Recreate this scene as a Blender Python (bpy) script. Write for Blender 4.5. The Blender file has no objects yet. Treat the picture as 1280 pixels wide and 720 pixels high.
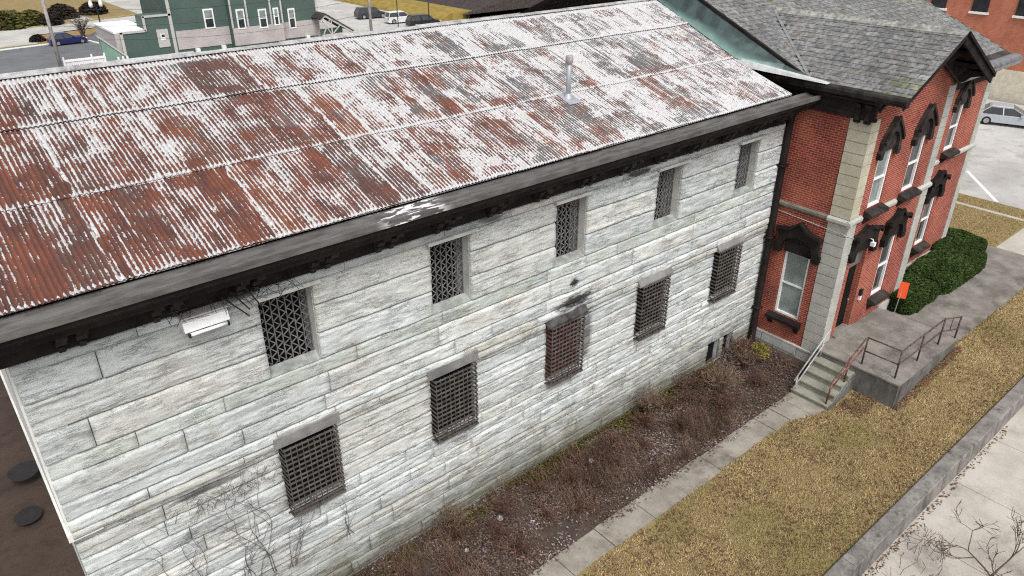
import bpy, bmesh, math, random
import numpy as np
from mathutils import Matrix, Vector
R = math.radians
PI = math.pi
random.seed(7)
rng = np.random.default_rng(7)
scene = bpy.context.scene
col = scene.collection

# ------------------------------------------------------------------ camera
cam = bpy.data.cameras.new("camera")
cam.sensor_width = 36.0
cam.lens = 36.0 * 929.0 / 1280.0
cam.clip_start = 0.1
cam.clip_end = 1500.0
cam_ob = bpy.data.objects.new("camera", cam)
col.objects.link(cam_ob)
RW = ((0.76445487, -0.30124185, 0.56996675), (-0.64467497, -0.35955791, 0.67462011), (0.00171225, -0.88315993, -0.46906887))
m4 = Matrix([[RW[i][0], -RW[i][1], -RW[i][2], 0.0] for i in range(3)] + [[0, 0, 0, 1]])
m4.translation = Vector((0.0, -12.5, 15.0))
cam_ob.matrix_world = m4
scene.camera = cam_ob

# ------------------------------------------------------------------ light
SUN_EL, SUN_AZ = 55.0, 200.0          # azimuth clockwise from +Y: from the street side, a little to the left
world = bpy.data.worlds.new("World")
scene.world = world
world.use_nodes = True
wn = world.node_tree
wn.nodes.clear()
sky = wn.nodes.new("ShaderNodeTexSky")
sky.sky_type = 'NISHITA'
sky.sun_disc = False
sky.sun_elevation = R(SUN_EL)
sky.sun_rotation = R(SUN_AZ)
sky.air_density = 1.0
sky.dust_density = 4.0
hs = wn.nodes.new("ShaderNodeHueSaturation")
hs.inputs["Saturation"].default_value = 0.12
bg = wn.nodes.new("ShaderNodeBackground")
bg.inputs["Strength"].default_value = 0.13
wo = wn.nodes.new("ShaderNodeOutputWorld")
wn.links.new(sky.outputs[0], hs.inputs["Color"])
wn.links.new(hs.outputs[0], bg.inputs["Color"])
wn.links.new(bg.outputs[0], wo.inputs["Surface"])
sun = bpy.data.lights.new("sun", 'SUN')
sun.energy = 1.5
sun.angle = R(22)
sun.color = (1.0, 0.985, 0.96)
sun_ob = bpy.data.objects.new("sun", sun)
col.objects.link(sun_ob)
az, el = R(SUN_AZ), R(SUN_EL)
sdir = Vector((math.sin(az) * math.cos(el), math.cos(az) * math.cos(el), math.sin(el)))
sun_ob.rotation_euler = sdir.to_track_quat('Z', 'Y').to_euler()
sun_ob.location = sdir * 60
scene.view_settings.view_transform = 'Standard'
scene.view_settings.look = 'None'
scene.view_settings.gamma = 1.0
scene.view_settings.exposure = 0.5
scene.render.engine = 'CYCLES'
scene.cycles.max_bounces = 6
scene.cycles.use_denoising = False
scene.cycles.filter_width = 1.15

# ------------------------------------------------------------------ numpy noise
def _hash(ix, iy, iz, seed):
    h = (ix.astype(np.int64) * 374761393 + iy.astype(np.int64) * 668265263 + iz.astype(np.int64) * 2147483647 + seed * 974711) & 0xFFFFFFFF
    h = ((h ^ (h >> 13)) * 1274126177) & 0xFFFFFFFF
    return ((h ^ (h >> 16)) & 0xFFFF) / 65535.0
def vnoise(x, y, z=0.0, seed=0):
    x, y = np.asarray(x, float), np.asarray(y, float)
    z = np.zeros_like(x) + z
    xi, yi, zi = np.floor(x), np.floor(y), np.floor(z)
    u, v, w = [t * t * (3 - 2 * t) for t in (x - xi, y - yi, z - zi)]
    r = 0
    for a in (0, 1):
        for b in (0, 1):
            for c in (0, 1):
                r = r + _hash(xi + a, yi + b, zi + c, seed) * (u if a else 1 - u) * (v if b else 1 - v) * (w if c else 1 - w)
    return r
def fbm(x, y, z=0.0, o=4, seed=0):
    r, a, t = 0, 0.5, 0
    for k in range(o):
        r = r + a * vnoise(np.asarray(x) * 2 ** k, np.asarray(y) * 2 ** k, np.asarray(z) * 2 ** k, seed + k)
        t += a
        a *= 0.5
    return r / t

# ------------------------------------------------------------------ materials
class Mat:
    def __init__(s, name, rough=0.8, spec=0.3, metal=0.0):
        s.m = bpy.data.materials.new(name)
        s.m.use_nodes = True
        s.nt = s.m.node_tree
        s.b = s.nt.nodes["Principled BSDF"]
        s.b.inputs["Roughness"].default_value = rough
        s.b.inputs["Specular IOR Level"].default_value = spec
        s.b.inputs["Metallic"].default_value = metal
        s._pos = None
    def n(s, typ, ins=None, **props):
        nd = s.nt.nodes.new(typ)
        for k, v in props.items():
            setattr(nd, k, v)
        for k, v in (ins or {}).items():
            s.set(nd.inputs[k], v)
        return nd
    def set(s, inp, v):
        if hasattr(v, "is_linked") or isinstance(v, bpy.types.NodeSocket):
            s.nt.links.new(v, inp)
        else:
            if isinstance(v, (tuple, list)) and len(v) == 3 and inp.type == 'RGBA':
                v = (*v, 1)
            inp.default_value = v
    def pos(s, obj=False):
        if obj:
            return s.n("ShaderNodeTexCoord").outputs["Object"]
        if s._pos is None:
            s._pos = s.n("ShaderNodeNewGeometry").outputs["Position"]
        return s._pos
    def xyz(s, v=None):
        nd = s.n("ShaderNodeSeparateXYZ", {0: v or s.pos()})
        return nd.outputs
    def comb(s, x, y, z):
        return s.n("ShaderNodeCombineXYZ", {0: x, 1: y, 2: z}).outputs[0]
    def math(s, op, a, b=0.0, c=0.0, clamp=False):
        nd = s.n("ShaderNodeMath", {0: a, 1: b, 2: c}, operation=op)
        nd.use_clamp = clamp
        return nd.outputs[0]
    def vscale(s, v, sc):
        return s.n("ShaderNodeMapping", {"Vector": v, "Scale": sc}).outputs[0]
    def noise(s, sc, detail=4, rough=0.55, v=None, dist=0.0):
        return s.n("ShaderNodeTexNoise", {"Vector": v or s.pos(), "Scale": sc, "Detail": detail, "Roughness": rough, "Distortion": dist}).outputs["Fac"]
    def ramp(s, f, lo, hi, a=0.0, b=1.0, smooth=True):
        return s.n("ShaderNodeMapRange", {0: f, 1: lo, 2: hi, 3: a, 4: b}, interpolation_type='SMOOTHSTEP' if smooth else 'LINEAR').outputs[0]
    def mix(s, f, a, b, mode='MIX'):
        nd = s.n("ShaderNodeMix", data_type='RGBA', blend_type=mode)
        s.set(nd.inputs[0], f)
        s.set(nd.inputs[6], a)
        s.set(nd.inputs[7], b)
        return nd.outputs[2]
    def attr(s, name):
        return s.n("ShaderNodeAttribute", attribute_name=name).outputs["Color"]
    def color(s, c):
        s.set(s.b.inputs["Base Color"], c)
        return s
    def bump(s, h, strength=0.4, dist=0.02):
        nd = s.n("ShaderNodeBump", {"Strength": strength, "Distance": dist, "Height": h})
        s.set(s.b.inputs["Normal"], nd.outputs[0])
        return s

def simple(name, c, rough=0.7, spec=0.3, metal=0.0, var=0.25, sc=3.0, bump=0.0):
    m = Mat(name, rough, spec, metal)
    f = m.ramp(m.noise(sc, 5, 0.6), 0.3, 0.7, 1 - var, 1 + var)
    v = m.comb(f, f, f)
    m.color(m.mix(1.0, c, v, 'MULTIPLY'))
    if bump:
        m.bump(m.noise(sc * 12, 4), bump, 0.01)
    return m.m

def M_stone():
    m = Mat("pale_limestone", 0.9, 0.15)
    p = m.xyz()
    t = m.attr("tint")
    st = m.vscale(m.pos(), (0.8, 1, 3.2))
    a = m.noise(2.0, 7, 0.68, st)
    b = m.noise(10, 7, 0.8, m.vscale(m.pos(), (0.9, 1, 1.7)))
    base = m.mix(m.ramp(a, 0.34, 0.66), (0.43, 0.448, 0.432), (0.60, 0.618, 0.602))
    base = m.mix(m.ramp(b, 0.36, 0.68, 0.0, 0.4), base, (0.68, 0.69, 0.68))
    base = m.mix(1.0, base, t, 'MULTIPLY')
    ochre = m.math('MULTIPLY', m.ramp(m.noise(0.9, 5, 0.65), 0.48, 0.64), m.ramp(b, 0.42, 0.60, 0.0, 0.42))
    base = m.mix(ochre, base, (0.38, 0.315, 0.215))
    # dark hairlines along the beds of the split faces
    def cracks(sc, v, wdt, seed, amt):
        n = m.noise(sc, 5, 0.62, m.n("ShaderNodeMapping", {"Vector": m.pos(), "Scale": v, "Location": (seed, 0, seed * 2)}).outputs[0], 0.3)
        d = m.math('ABSOLUTE', m.math('SUBTRACT', n, 0.5))
        k = m.ramp(d, 0.0, wdt, amt, 0.0)
        return m.math('MULTIPLY', k, m.ramp(m.noise(1.3, 3, 0.6, m.vscale(m.pos(), (1, 1, 2))), 0.42, 0.60))
    low = m.ramp(p[2], 2.5, 5.6, 1.0, 0.55)
    ck = m.math('MAXIMUM', cracks(1.5, (0.42, 1, 4.6), 0.015, 3.0, 0.7), cracks(3.3, (0.36, 1, 3.4), 0.016, 9.0, 0.55))
    base = m.mix(m.math('MULTIPLY', ck, low), base, (0.10, 0.10, 0.098))
    # drifting grey grime, more low on the wall
    gr = m.noise(1.6, 8, 0.78, m.vscale(m.pos(), (0.40, 1, 2.2)))
    g = m.math('ADD', gr, m.math('MULTIPLY', low, 0.062))
    base = m.mix(m.ramp(g, 0.565, 0.70, 0.0, 0.55), base, (0.165, 0.165, 0.16))
    fl = m.noise(45, 2, 0.6)
    base = m.mix(m.ramp(fl, 0.60, 0.72, 0.0, 0.28), base, (0.14, 0.14, 0.135))
    # grime line under the ledges and sills
    for z0, wd, am in ((4.62, 0.26, 0.55), (1.30, 0.30, 0.6)):
        d = m.math('SUBTRACT', z0, m.math('ADD', p[2], m.math('MULTIPLY', m.math('SUBTRACT', gr, 0.5), 0.9)))
        k = m.math('MULTIPLY', m.ramp(d, 0.0, 0.04, 0.0, 1.0), m.ramp(d, 0.05, wd, am, 0.0))
        base = m.mix(m.math('MULTIPLY', k, m.ramp(a, 0.4, 0.6)), base, (0.13, 0.125, 0.115))
    # moss and damp at the foot
    foot = m.ramp(m.math('ADD', p[2], m.math('MULTIPLY', m.noise(1.5, 5), 1.3)), 0.85, 2.3, 0.85, 0.0)
    base = m.mix(foot, base, m.mix(m.noise(4, 4), (0.085, 0.08, 0.04), (0.20, 0.19, 0.155)))
    # soot above the boarded middle window
    def blob(cx, cz, rx, rz, am=0.92):
        dx = m.math('DIVIDE', m.math('SUBTRACT', p[0], cx), rx)
        dz = m.math('DIVIDE', m.math('SUBTRACT', p[2], cz), rz)
        d = m.math('SQRT', m.math('ADD', m.math('MULTIPLY', dx, dx), m.math('MULTIPLY', dz, dz)))
        d = m.math('ADD', d, m.math('MULTIPLY', m.math('SUBTRACT', m.noise(3.5, 7, 0.8, st), 0.5), 2.2))
        return m.ramp(d, 0.40, 1.05, am, 0.0)
    for cx, cz, rx, rz, am in ((12.75, 5.18, 0.95, 0.27, .97), (12.7, 5.76, 0.20, 0.17, .97), (13.35, 3.9, 0.26, 1.2, .7), (12.4, 2.66, 0.8, 0.22, .5), (2.7, 4.47, 1.1, 0.10, .7), (2.9, 3.3, 0.5, 0.10, .4), (10.1, 5.95, 0.3, 0.2, .2), (15.0, 8.35, .7, .12, .9), (9.9, 8.38, .4, .10, .7), (3.6, 8.4, 0.9, .1, .8)):
        base = m.mix(blob(cx, cz, rx, rz, am), base, (0.035, 0.033, 0.03))
    m.color(base)
    h = m.math('ADD', a, m.math('MULTIPLY', b, 0.55))
    h = m.math('SUBTRACT', h, m.math('MULTIPLY', ck, 0.6))
    return m.bump(h, 0.7, 0.03).m

def M_roof():
    m = Mat("peeling_painted_corrugated_iron", 0.65, 0.25)
    P = 0.085
    x, y, z = m.xyz()
    ph = m.math('MULTIPLY', x, 2 * PI / P)
    ridge = m.math('COSINE', m.math('ADD', ph, -0.9))
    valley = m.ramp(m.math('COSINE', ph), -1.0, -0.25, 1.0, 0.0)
    w = m.math('MULTIPLY', m.math('SUBTRACT', m.noise(2.3, 4), 0.5), 0.16)
    wj = m.math('MULTIPLY', m.math('SUBTRACT', m.noise(1.7, 2), 0.5), 0.3)
    def cell(wx, wy, oy, seed):
        sx = m.math('FLOOR', m.math('DIVIDE', m.math('ADD', x, wj), wx))
        sy = m.math('FLOOR', m.math('DIVIDE', m.math('ADD', y, oy), wy))
        return m.math('SUBTRACT', m.n("ShaderNodeTexWhiteNoise", {"Vector": m.comb(sx, sy, seed)}).outputs["Value"], 0.5)
    def N(sx, sy, seed, det, rough, dist=0.0):
        return m.math('SUBTRACT', m.noise(1.0, det, rough, m.comb(m.math('MULTIPLY', x, sx), m.math('MULTIPLY', y, sy), seed), dist), 0.5)
    streak = N(8.0, 1.3, 0.0, 6, 0.75)
    line = N(11.7, 0.5, 7.0, 3, 0.6)
    patch = N(0.9, 0.9, 2.0, 5, 0.65, 0.6)
    mid = N(3.0, 2.2, 5.0, 5, 0.7)
    fine = m.noise(1.0, 4, 0.8, m.comb(m.math('MULTIPLY', x, 26), m.math('MULTIPLY', y, 14), 1.0))
    s = m.math('MULTIPLY', streak, 0.9)
    for t, k in ((line, 0.72), (patch, 0.95), (mid, 1.0), (m.math('SUBTRACT', fine, 0.5), 0.95), (cell(0.66, 2.28, 0.68, 3.0), 0.30), (cell(0.44, 0.76, 0.3, 5.0), 0.24), (ridge, 0.20)):
        s = m.math('ADD', s, m.math('MULTIPLY', t, k))
    s = m.math('ADD', s, m.math('ADD', m.ramp(x, 1.5, 13.5, -0.13, 0.15, False), m.ramp(y, -0.5, 5.5, -0.02, 0.08, False)))
    lapx = m.math('FRACT', m.math('DIVIDE', m.math('ADD', x, wj), 0.66))
    lapr = m.n("ShaderNodeTexWhiteNoise", {"Vector": m.comb(m.math('FLOOR', m.math('DIVIDE', m.math('ADD', x, wj), 0.66)), m.math('FLOOR', m.math('DIVIDE', m.math('ADD', y, 0.68), 2.28)), 23.0)}).outputs["Value"]
    s = m.math('ADD', s, m.math('MULTIPLY', m.ramp(lapx, 0.0, 0.22, 0.34, 0.0), m.ramp(lapr, 0.45, 0.7)))
    for k, (yy, ww) in enumerate(((1.66, 0.05), (3.93, 0.05), (-0.60, 0.04), (5.62, 0.08))):
        d = m.math('ABSOLUTE', m.math('SUBTRACT', m.math('ADD', y, w), yy))
        s = m.math('ADD', s, m.ramp(d, 0.0, ww * 1.8, 0.32, 0.0))
    white = m.ramp(s, 0.0, 0.10)
    rustn = m.noise(1.0, 6, 0.7, m.comb(m.math('MULTIPLY', x, 3.0), m.math('MULTIPLY', y, 1.2), 9.0))
    rust = m.mix(m.ramp(rustn, 0.34, 0.66), (0.085, 0.032, 0.025), (0.205, 0.060, 0.030))
    rust = m.mix(m.ramp(fine, 0.35, 0.75, 0.0, 0.6), rust, (0.085, 0.058, 0.052))
    grey = m.mix(fine, (0.055, 0.052, 0.052), (0.18, 0.172, 0.17))
    gsel = m.math('ADD', m.noise(1.0, 5, 0.65, m.comb(m.math('MULTIPLY', x, 1.3), m.math('MULTIPLY', y, 1.0), 4.0)),
                  m.math('ADD', m.ramp(x, 3.0, 14.0, -0.11, 0.11, False), m.ramp(y, 1.0, 5.5, 0.0, 0.06, False)))
    oc = m.ramp(m.math('ADD', cell(0.66, 2.28, 0.68, 11.0), m.math('MULTIPLY', mid, 1.2)), 0.22, 0.5)
    rust = m.mix(m.math('MULTIPLY', oc, 0.5), rust, (0.235, 0.080, 0.036))
    bc = m.ramp(m.math('ADD', cell(0.66, 2.28, 0.68, 17.0), m.math('MULTIPLY', mid, 1.2)), 0.12, 0.45)
    rust = m.mix(m.math('MULTIPLY', bc, 0.7), rust, (0.080, 0.052, 0.047))
    gsel = m.math('ADD', gsel, m.math('MULTIPLY', m.math('SUBTRACT', fine, 0.5), 0.35))
    under = m.mix(m.ramp(gsel, 0.50, 0.70), rust, grey)
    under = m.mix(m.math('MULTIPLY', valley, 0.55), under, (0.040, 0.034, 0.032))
    paint = m.mix(m.ramp(fine, 0.28, 0.72), (0.38, 0.375, 0.375), (0.62, 0.62, 0.63))
    paint = m.mix(m.ramp(mid, -0.02, 0.14, 0.0, 0.45), paint, (0.42, 0.37, 0.345))
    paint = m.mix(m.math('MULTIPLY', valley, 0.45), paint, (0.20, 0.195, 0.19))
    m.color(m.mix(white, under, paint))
    m.bump(m.math('ADD', white, fine), 0.3, 0.006)
    return m.m

def M_brick(name, c1, c2, mortar, msize=0.011, soot=0.25):
    m = Mat(name, 0.85, 0.2)
    x, y, z = m.xyz()
    v = m.comb(m.math('ADD', x, y), z, 0.0)
    br = m.n("ShaderNodeTexBrick", {"Vector": v, "Color1": c1, "Color2": c2, "Mortar": mortar, "Scale": 1.0, "Mortar Size": msize, "Mortar Smooth": 0.2, "Bias": 0.0, "Brick Width": 0.215, "Row Height": 0.0756})
    f = m.ramp(m.noise(0.9, 6, 0.65), 0.3, 0.7, 1 - soot, 1.12)
    hue = m.ramp(m.noise(0.55, 5, 0.6), 0.42, 0.66, 0.0, 0.55)
    bc = m.mix(m.math('MULTIPLY', hue, m.math('SUBTRACT', 1.0, br.outputs["Fac"])), br.outputs["Color"], (0.36, 0.095, 0.040))
    c = m.mix(1.0, bc, m.comb(f, f, f), 'MULTIPLY')
    fl = m.ramp(m.noise(22, 3), 0.3, 0.7, 0.82, 1.15)
    c = m.mix(1.0, c, m.comb(fl, fl, fl), 'MULTIPLY')
    m.color(c)
    m.bump(m.math('SUBTRACT', 1.0, br.outputs["Fac"]), 0.5, 0.008)
    return m.m

def M_tint(name, c1, c2, rough=0.9, sc=8.0, spec=0.15, bump=0.3, lo=0.35, hi=0.65):
    """colour1..colour2 by noise, multiplied with the per-piece tint"""
    m = Mat(name, rough, spec)
    c = m.mix(m.ramp(m.noise(sc, 5, 0.65), lo, hi), c1, c2)
    m.color(m.mix(1.0, c, m.attr("tint"), 'MULTIPLY'))
    if bump:
        m.bump(m.noise(sc * 4, 4), bump, 0.01)
    return m.m

def M_leaf(name, spec=0.1):
    m = Mat(name, 0.8, spec)
    m.color(m.attr("tint"))
    return m.m

def M_concrete(name, c1, c2, dark, sc=1.2, streak=False, amount=0.6):
    m = Mat(name, 0.9, 0.2)
    a = m.noise(sc, 7, 0.7)
    b = m.noise(30, 3, 0.6)
    c = m.mix(m.ramp(a, 0.3, 0.7), c1, c2)
    c = m.mix(m.ramp(b, 0.45, 0.75, 0.0, 0.3), c, dark)
    v = m.vscale(m.pos(), (1, 1, 0.12)) if streak else m.pos()
    d = m.noise(2.4 if streak else 0.7, 6, 0.75, v)
    c = m.mix(m.ramp(d, 0.48, 0.72, 0.0, amount), c, dark)
    ck = m.math('ABSOLUTE', m.math('SUBTRACT', m.noise(0.55, 6, 0.62, None, 0.4), 0.5))
    ck = m.math('MULTIPLY', m.ramp(ck, 0.0, 0.006, 0.6, 0.0), m.ramp(m.noise(0.35, 2), 0.48, 0.6))
    c = m.mix(ck, c, dark)
    m.color(c)
    return m.bump(m.math('ADD', b, a), 0.35, 0.01).m

def M_glass(name, c, rough=0.12, spec=0.6):
    m = Mat(name, rough, spec)
    f = m.ramp(m.noise(1.7, 4), 0.3, 0.7, 0.7, 1.3)
    m.color(m.mix(1.0, c, m.comb(f, f, f), 'MULTIPLY'))
    return m.m

def M_siding(name, c, step=0.28):
    m = Mat(name, 0.6, 0.3)
    z = m.xyz()[2]
    fr = m.math('FRACT', m.math('DIVIDE', z, step))
    line = m.ramp(fr, 0.0, 0.14, 0.62, 1.0)
    f = m.ramp(m.noise(0.5, 4), 0.3, 0.7, 0.9, 1.1)
    f = m.math('MULTIPLY', f, line)
    m.color(m.mix(1.0, c, m.comb(f, f, f), 'MULTIPLY'))
    return m.bump(fr, 0.6, 0.02).m

def M_copper():
    m = Mat("verdigris_copper", 0.55, 0.4, 0.25)
    x, y, z = m.xyz()
    a = m.noise(1.4, 6, 0.65, m.vscale(m.pos(), (1, 1.4, 0.5)))
    c = m.mix(m.ramp(a, 0.38, 0.62), (0.036, 0.050, 0.051), (0.070, 0.105, 0.099))
    e = m.ramp(m.math('ADD', m.math('SUBTRACT', z, m.math('ADD', m.math('MULTIPLY', y, 0.32), 9.83)), m.math('MULTIPLY', m.math('SUBTRACT', a, 0.5), 0.3)), 0.0, 0.24, 0.8, 0.0)
    c = m.mix(e, c, (0.20, 0.33, 0.29))
    m.color(c)
    return m.m

def M_gutter():
    m = Mat("weathered_gutter_metal", 0.6, 0.3, 0.1)
    st = m.vscale(m.pos(), (0.7, 3, 3))
    a = m.noise(2.0, 7, 0.7, st)
    c = m.mix(m.ramp(a, 0.3, 0.7), (0.066, 0.060, 0.057), (0.155, 0.146, 0.139))
    x, y, z = m.xyz()
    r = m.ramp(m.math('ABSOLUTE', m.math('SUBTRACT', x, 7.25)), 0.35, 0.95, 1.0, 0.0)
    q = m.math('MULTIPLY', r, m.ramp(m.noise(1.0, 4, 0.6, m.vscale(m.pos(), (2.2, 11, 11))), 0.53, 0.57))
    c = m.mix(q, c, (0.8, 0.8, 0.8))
    m.color(c)
    return m.bump(a, 0.3, 0.01).m

MS = M_stone()
MROOF = M_roof()
MBRICK = M_brick("red_brick", (0.330, 0.050, 0.023), (0.185, 0.024, 0.016), (0.40, 0.215, 0.18), 0.011, 0.3)
MBRICKO = M_brick("orange_brick", (0.50, 0.15, 0.08), (0.42, 0.12, 0.07), (0.45, 0.25, 0.18), soot=0.15)
MDRESS = simple("dressed_limestone", (0.50, 0.50, 0.475), 0.85, 0.2, var=0.18, sc=2.5, bump=0.2)
MLINT = M_concrete("grey_lintel_stone", (0.17, 0.165, 0.16), (0.26, 0.255, 0.245), (0.08, 0.08, 0.08), 3.0, amount=0.5)
MSOOT = simple("sooty_stone", (0.058, 0.056, 0.054), 0.9, 0.1, var=0.55, sc=4.0, bump=0.4)
MDARK = simple("dark_brown_painted_wood", (0.016, 0.0125, 0.0115), 0.75, 0.15, var=0.45, sc=2.0, bump=0.2)
MDARK2 = simple("charcoal_painted_trim", (0.034, 0.029, 0.026), 0.75, 0.15, var=0.5, sc=3.0, bump=0.2)
MVOID = simple("dark_interior", (0.012, 0.012, 0.012), 0.9, 0.05)
MRUSTB = simple("rust_boarded_backing", (0.075, 0.022, 0.016), 0.9, 0.1, var=0.6, sc=5.0)
MBAR = simple("grey_painted_bars", (0.175, 0.17, 0.165), 0.5, 0.4, var=0.3, sc=6.0)
MBARR = simple("rusty_brown_bars", (0.088, 0.076, 0.068), 0.7, 0.25, var=0.45, sc=5.0)
MGUT = M_gutter()
MQUOIN = M_concrete("buff_quoin_stone", (0.40, 0.37, 0.28), (0.52, 0.50, 0.41), (0.30, 0.25, 0.14), 1.3, amount=0.45)
MQUOING = M_concrete("grey_quoin_stone", (0.35, 0.35, 0.32), (0.45, 0.45, 0.41), (0.22, 0.21, 0.18), 1.3, amount=0.4)
MBELT = M_concrete("weathered_belt_stone", (0.13, 0.12, 0.10), (0.22, 0.20, 0.17), (0.06, 0.055, 0.04), 3.0)
MSLATE = M_tint("grey_slate", (0.105, 0.106, 0.108), (0.235, 0.234, 0.23), 0.8, 7.0, 0.2)
MCOP = M_copper()
MWHITE = simple("white_paint", (0.78, 0.78, 0.77), 0.5, 0.4, var=0.06)
MGLASS = M_glass("dark_window_glass", (0.025, 0.028, 0.03), 0.08)
MPALEGLASS = M_glass("pale_window_glass", (0.20, 0.235, 0.225), 0.25, 0.5)  # grey-green pane tone, paler than the dark window glass
MGALV = simple("galvanised_metal", (0.36, 0.37, 0.40), 0.5, 0.4, 0.3, var=0.12, sc=4)
MSILVER = simple("silver_gutter_metal", (0.30, 0.31, 0.33), 0.3, 0.5, 0.7, var=0.3, sc=3)
MPATH = M_concrete("path_concrete", (0.20, 0.178, 0.150), (0.325, 0.295, 0.250), (0.10, 0.088, 0.072), 1.3, amount=0.9)
MPORCH = M_concrete("porch_concrete", (0.140, 0.128, 0.112), (0.27, 0.25, 0.222), (0.070, 0.066, 0.058), 1.1, amount=0.95)
MSTEP = M_concrete("step_concrete", (0.20, 0.195, 0.16), (0.30, 0.29, 0.245), (0.11, 0.11, 0.08), 1.6, amount=0.8)
MPFACE = M_concrete("stained_porch_face", (0.095, 0.090, 0.084), (0.185, 0.175, 0.163), (0.036, 0.034, 0.032), 1.8, True, 1.0)
MRET = M_concrete("retaining_wall_concrete", (0.135, 0.124, 0.116), (0.265, 0.245, 0.228), (0.050, 0.047, 0.044), 2.2, True, 1.0)
MSIDE = M_concrete("sidewalk_concrete", (0.36, 0.33, 0.29), (0.48, 0.445, 0.39), (0.22, 0.195, 0.175), 0.6, amount=0.75)
MROAD = M_concrete("pale_road_concrete", (0.35, 0.335, 0.315), (0.50, 0.485, 0.465), (0.24, 0.228, 0.215), 0.22, amount=0.75)
MASPH = M_concrete("parking_asphalt", (0.12, 0.125, 0.135), (0.16, 0.165, 0.175), (0.085, 0.085, 0.09), 0.3)
MDIRT = M_concrete("brown_wet_dirt", (0.045, 0.031, 0.024), (0.078, 0.055, 0.042), (0.022, 0.016, 0.014), 1.4, amount=0.8)
MSOIL = M_concrete("bed_soil", (0.050, 0.037, 0.030), (0.090, 0.068, 0.057), (0.028, 0.021, 0.018), 1.5)
MLAWN = M_concrete("dormant_lawn_turf", (0.21, 0.155, 0.068), (0.29, 0.215, 0.10), (0.12, 0.095, 0.038), 1.4, amount=0.6)
MLEAF = M_leaf("leaf_mix")
MTWIG = simple("grey_brown_twig", (0.095, 0.070, 0.060), 0.9, 0.1, var=0.3)
MTWIGR = simple("red_brown_twig", (0.105, 0.060, 0.045), 0.9, 0.1, var=0.4, sc=2.0)
MTWIGT = simple("tan_twig", (0.155, 0.105, 0.075), 0.9, 0.1, var=0.35, sc=2.0)
MVINE = simple("dead_vine_stem", (0.105, 0.095, 0.092), 0.9, 0.1, var=0.3)
MRAILR = simple("flaking_red_brown_rail_paint", (0.15, 0.065, 0.05), 0.6, 0.3, var=0.5, sc=9)
MRAILG = simple("grey_rail_paint", (0.36, 0.35, 0.34), 0.55, 0.35, var=0.3, sc=9)
MRAILD = simple("rusty_dark_rail_iron", (0.085, 0.058, 0.050), 0.7, 0.25, var=0.6, sc=9)
MORANGE = simple("orange_plastic", (0.85, 0.11, 0.035), 0.45, 0.3, var=0.05)
MGREEN = M_siding("green_siding", (0.078, 0.118, 0.102))
MGREENP = M_siding("pale_green_siding", (0.20, 0.31, 0.245))
MBAND = M_siding("pale_taupe_siding", (0.46, 0.415, 0.40), 0.30)
MTAUPE = simple("pale_taupe_trim", (0.48, 0.45, 0.43), 0.6, var=0.06)
MSHING = simple("grey_roof_shingle", (0.16, 0.15, 0.145), 0.9, 0.1, var=0.3, sc=2.5)
MSHINGD = simple("dark_roof_shingle", (0.055, 0.045, 0.042), 0.9, 0.1, var=0.4, sc=2.5)
MMUST = simple("mustard_grass_bank", (0.25, 0.18, 0.05), 0.9, 0.1, var=0.2, sc=1.0)
MPOLE = simple("weathered_pole_wood", (0.33, 0.31, 0.29), 0.85, 0.1, var=0.2, sc=2.0)
MBLACK = simple("black_metal", (0.015, 0.015, 0.016), 0.5, 0.4, var=0.2)
MTYRE = simple("tyre_rubber", (0.018, 0.018, 0.018), 0.85, 0.1, var=0.2)
MRIM = simple("alloy_rim", (0.38, 0.38, 0.39), 0.35, 0.5, 0.6, var=0.15)
MLAMPG = simple("headlamp_lens", (0.7, 0.7, 0.7), 0.2, 0.6, var=0.05)
MTAIL = simple("tail_lamp_lens", (0.25, 0.015, 0.012), 0.25, 0.5, var=0.05)
MLINE = simple("white_road_paint", (0.75, 0.75, 0.74), 0.7, var=0.1)

# ------------------------------------------------------------------ mesh helpers
LOC = {}
def root_loc(parent):
    while parent is not None and parent.parent is not None:
        parent = parent.parent
    return LOC.get(parent.name, (0, 0, 0)) if parent is not None else (0, 0, 0)

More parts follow.
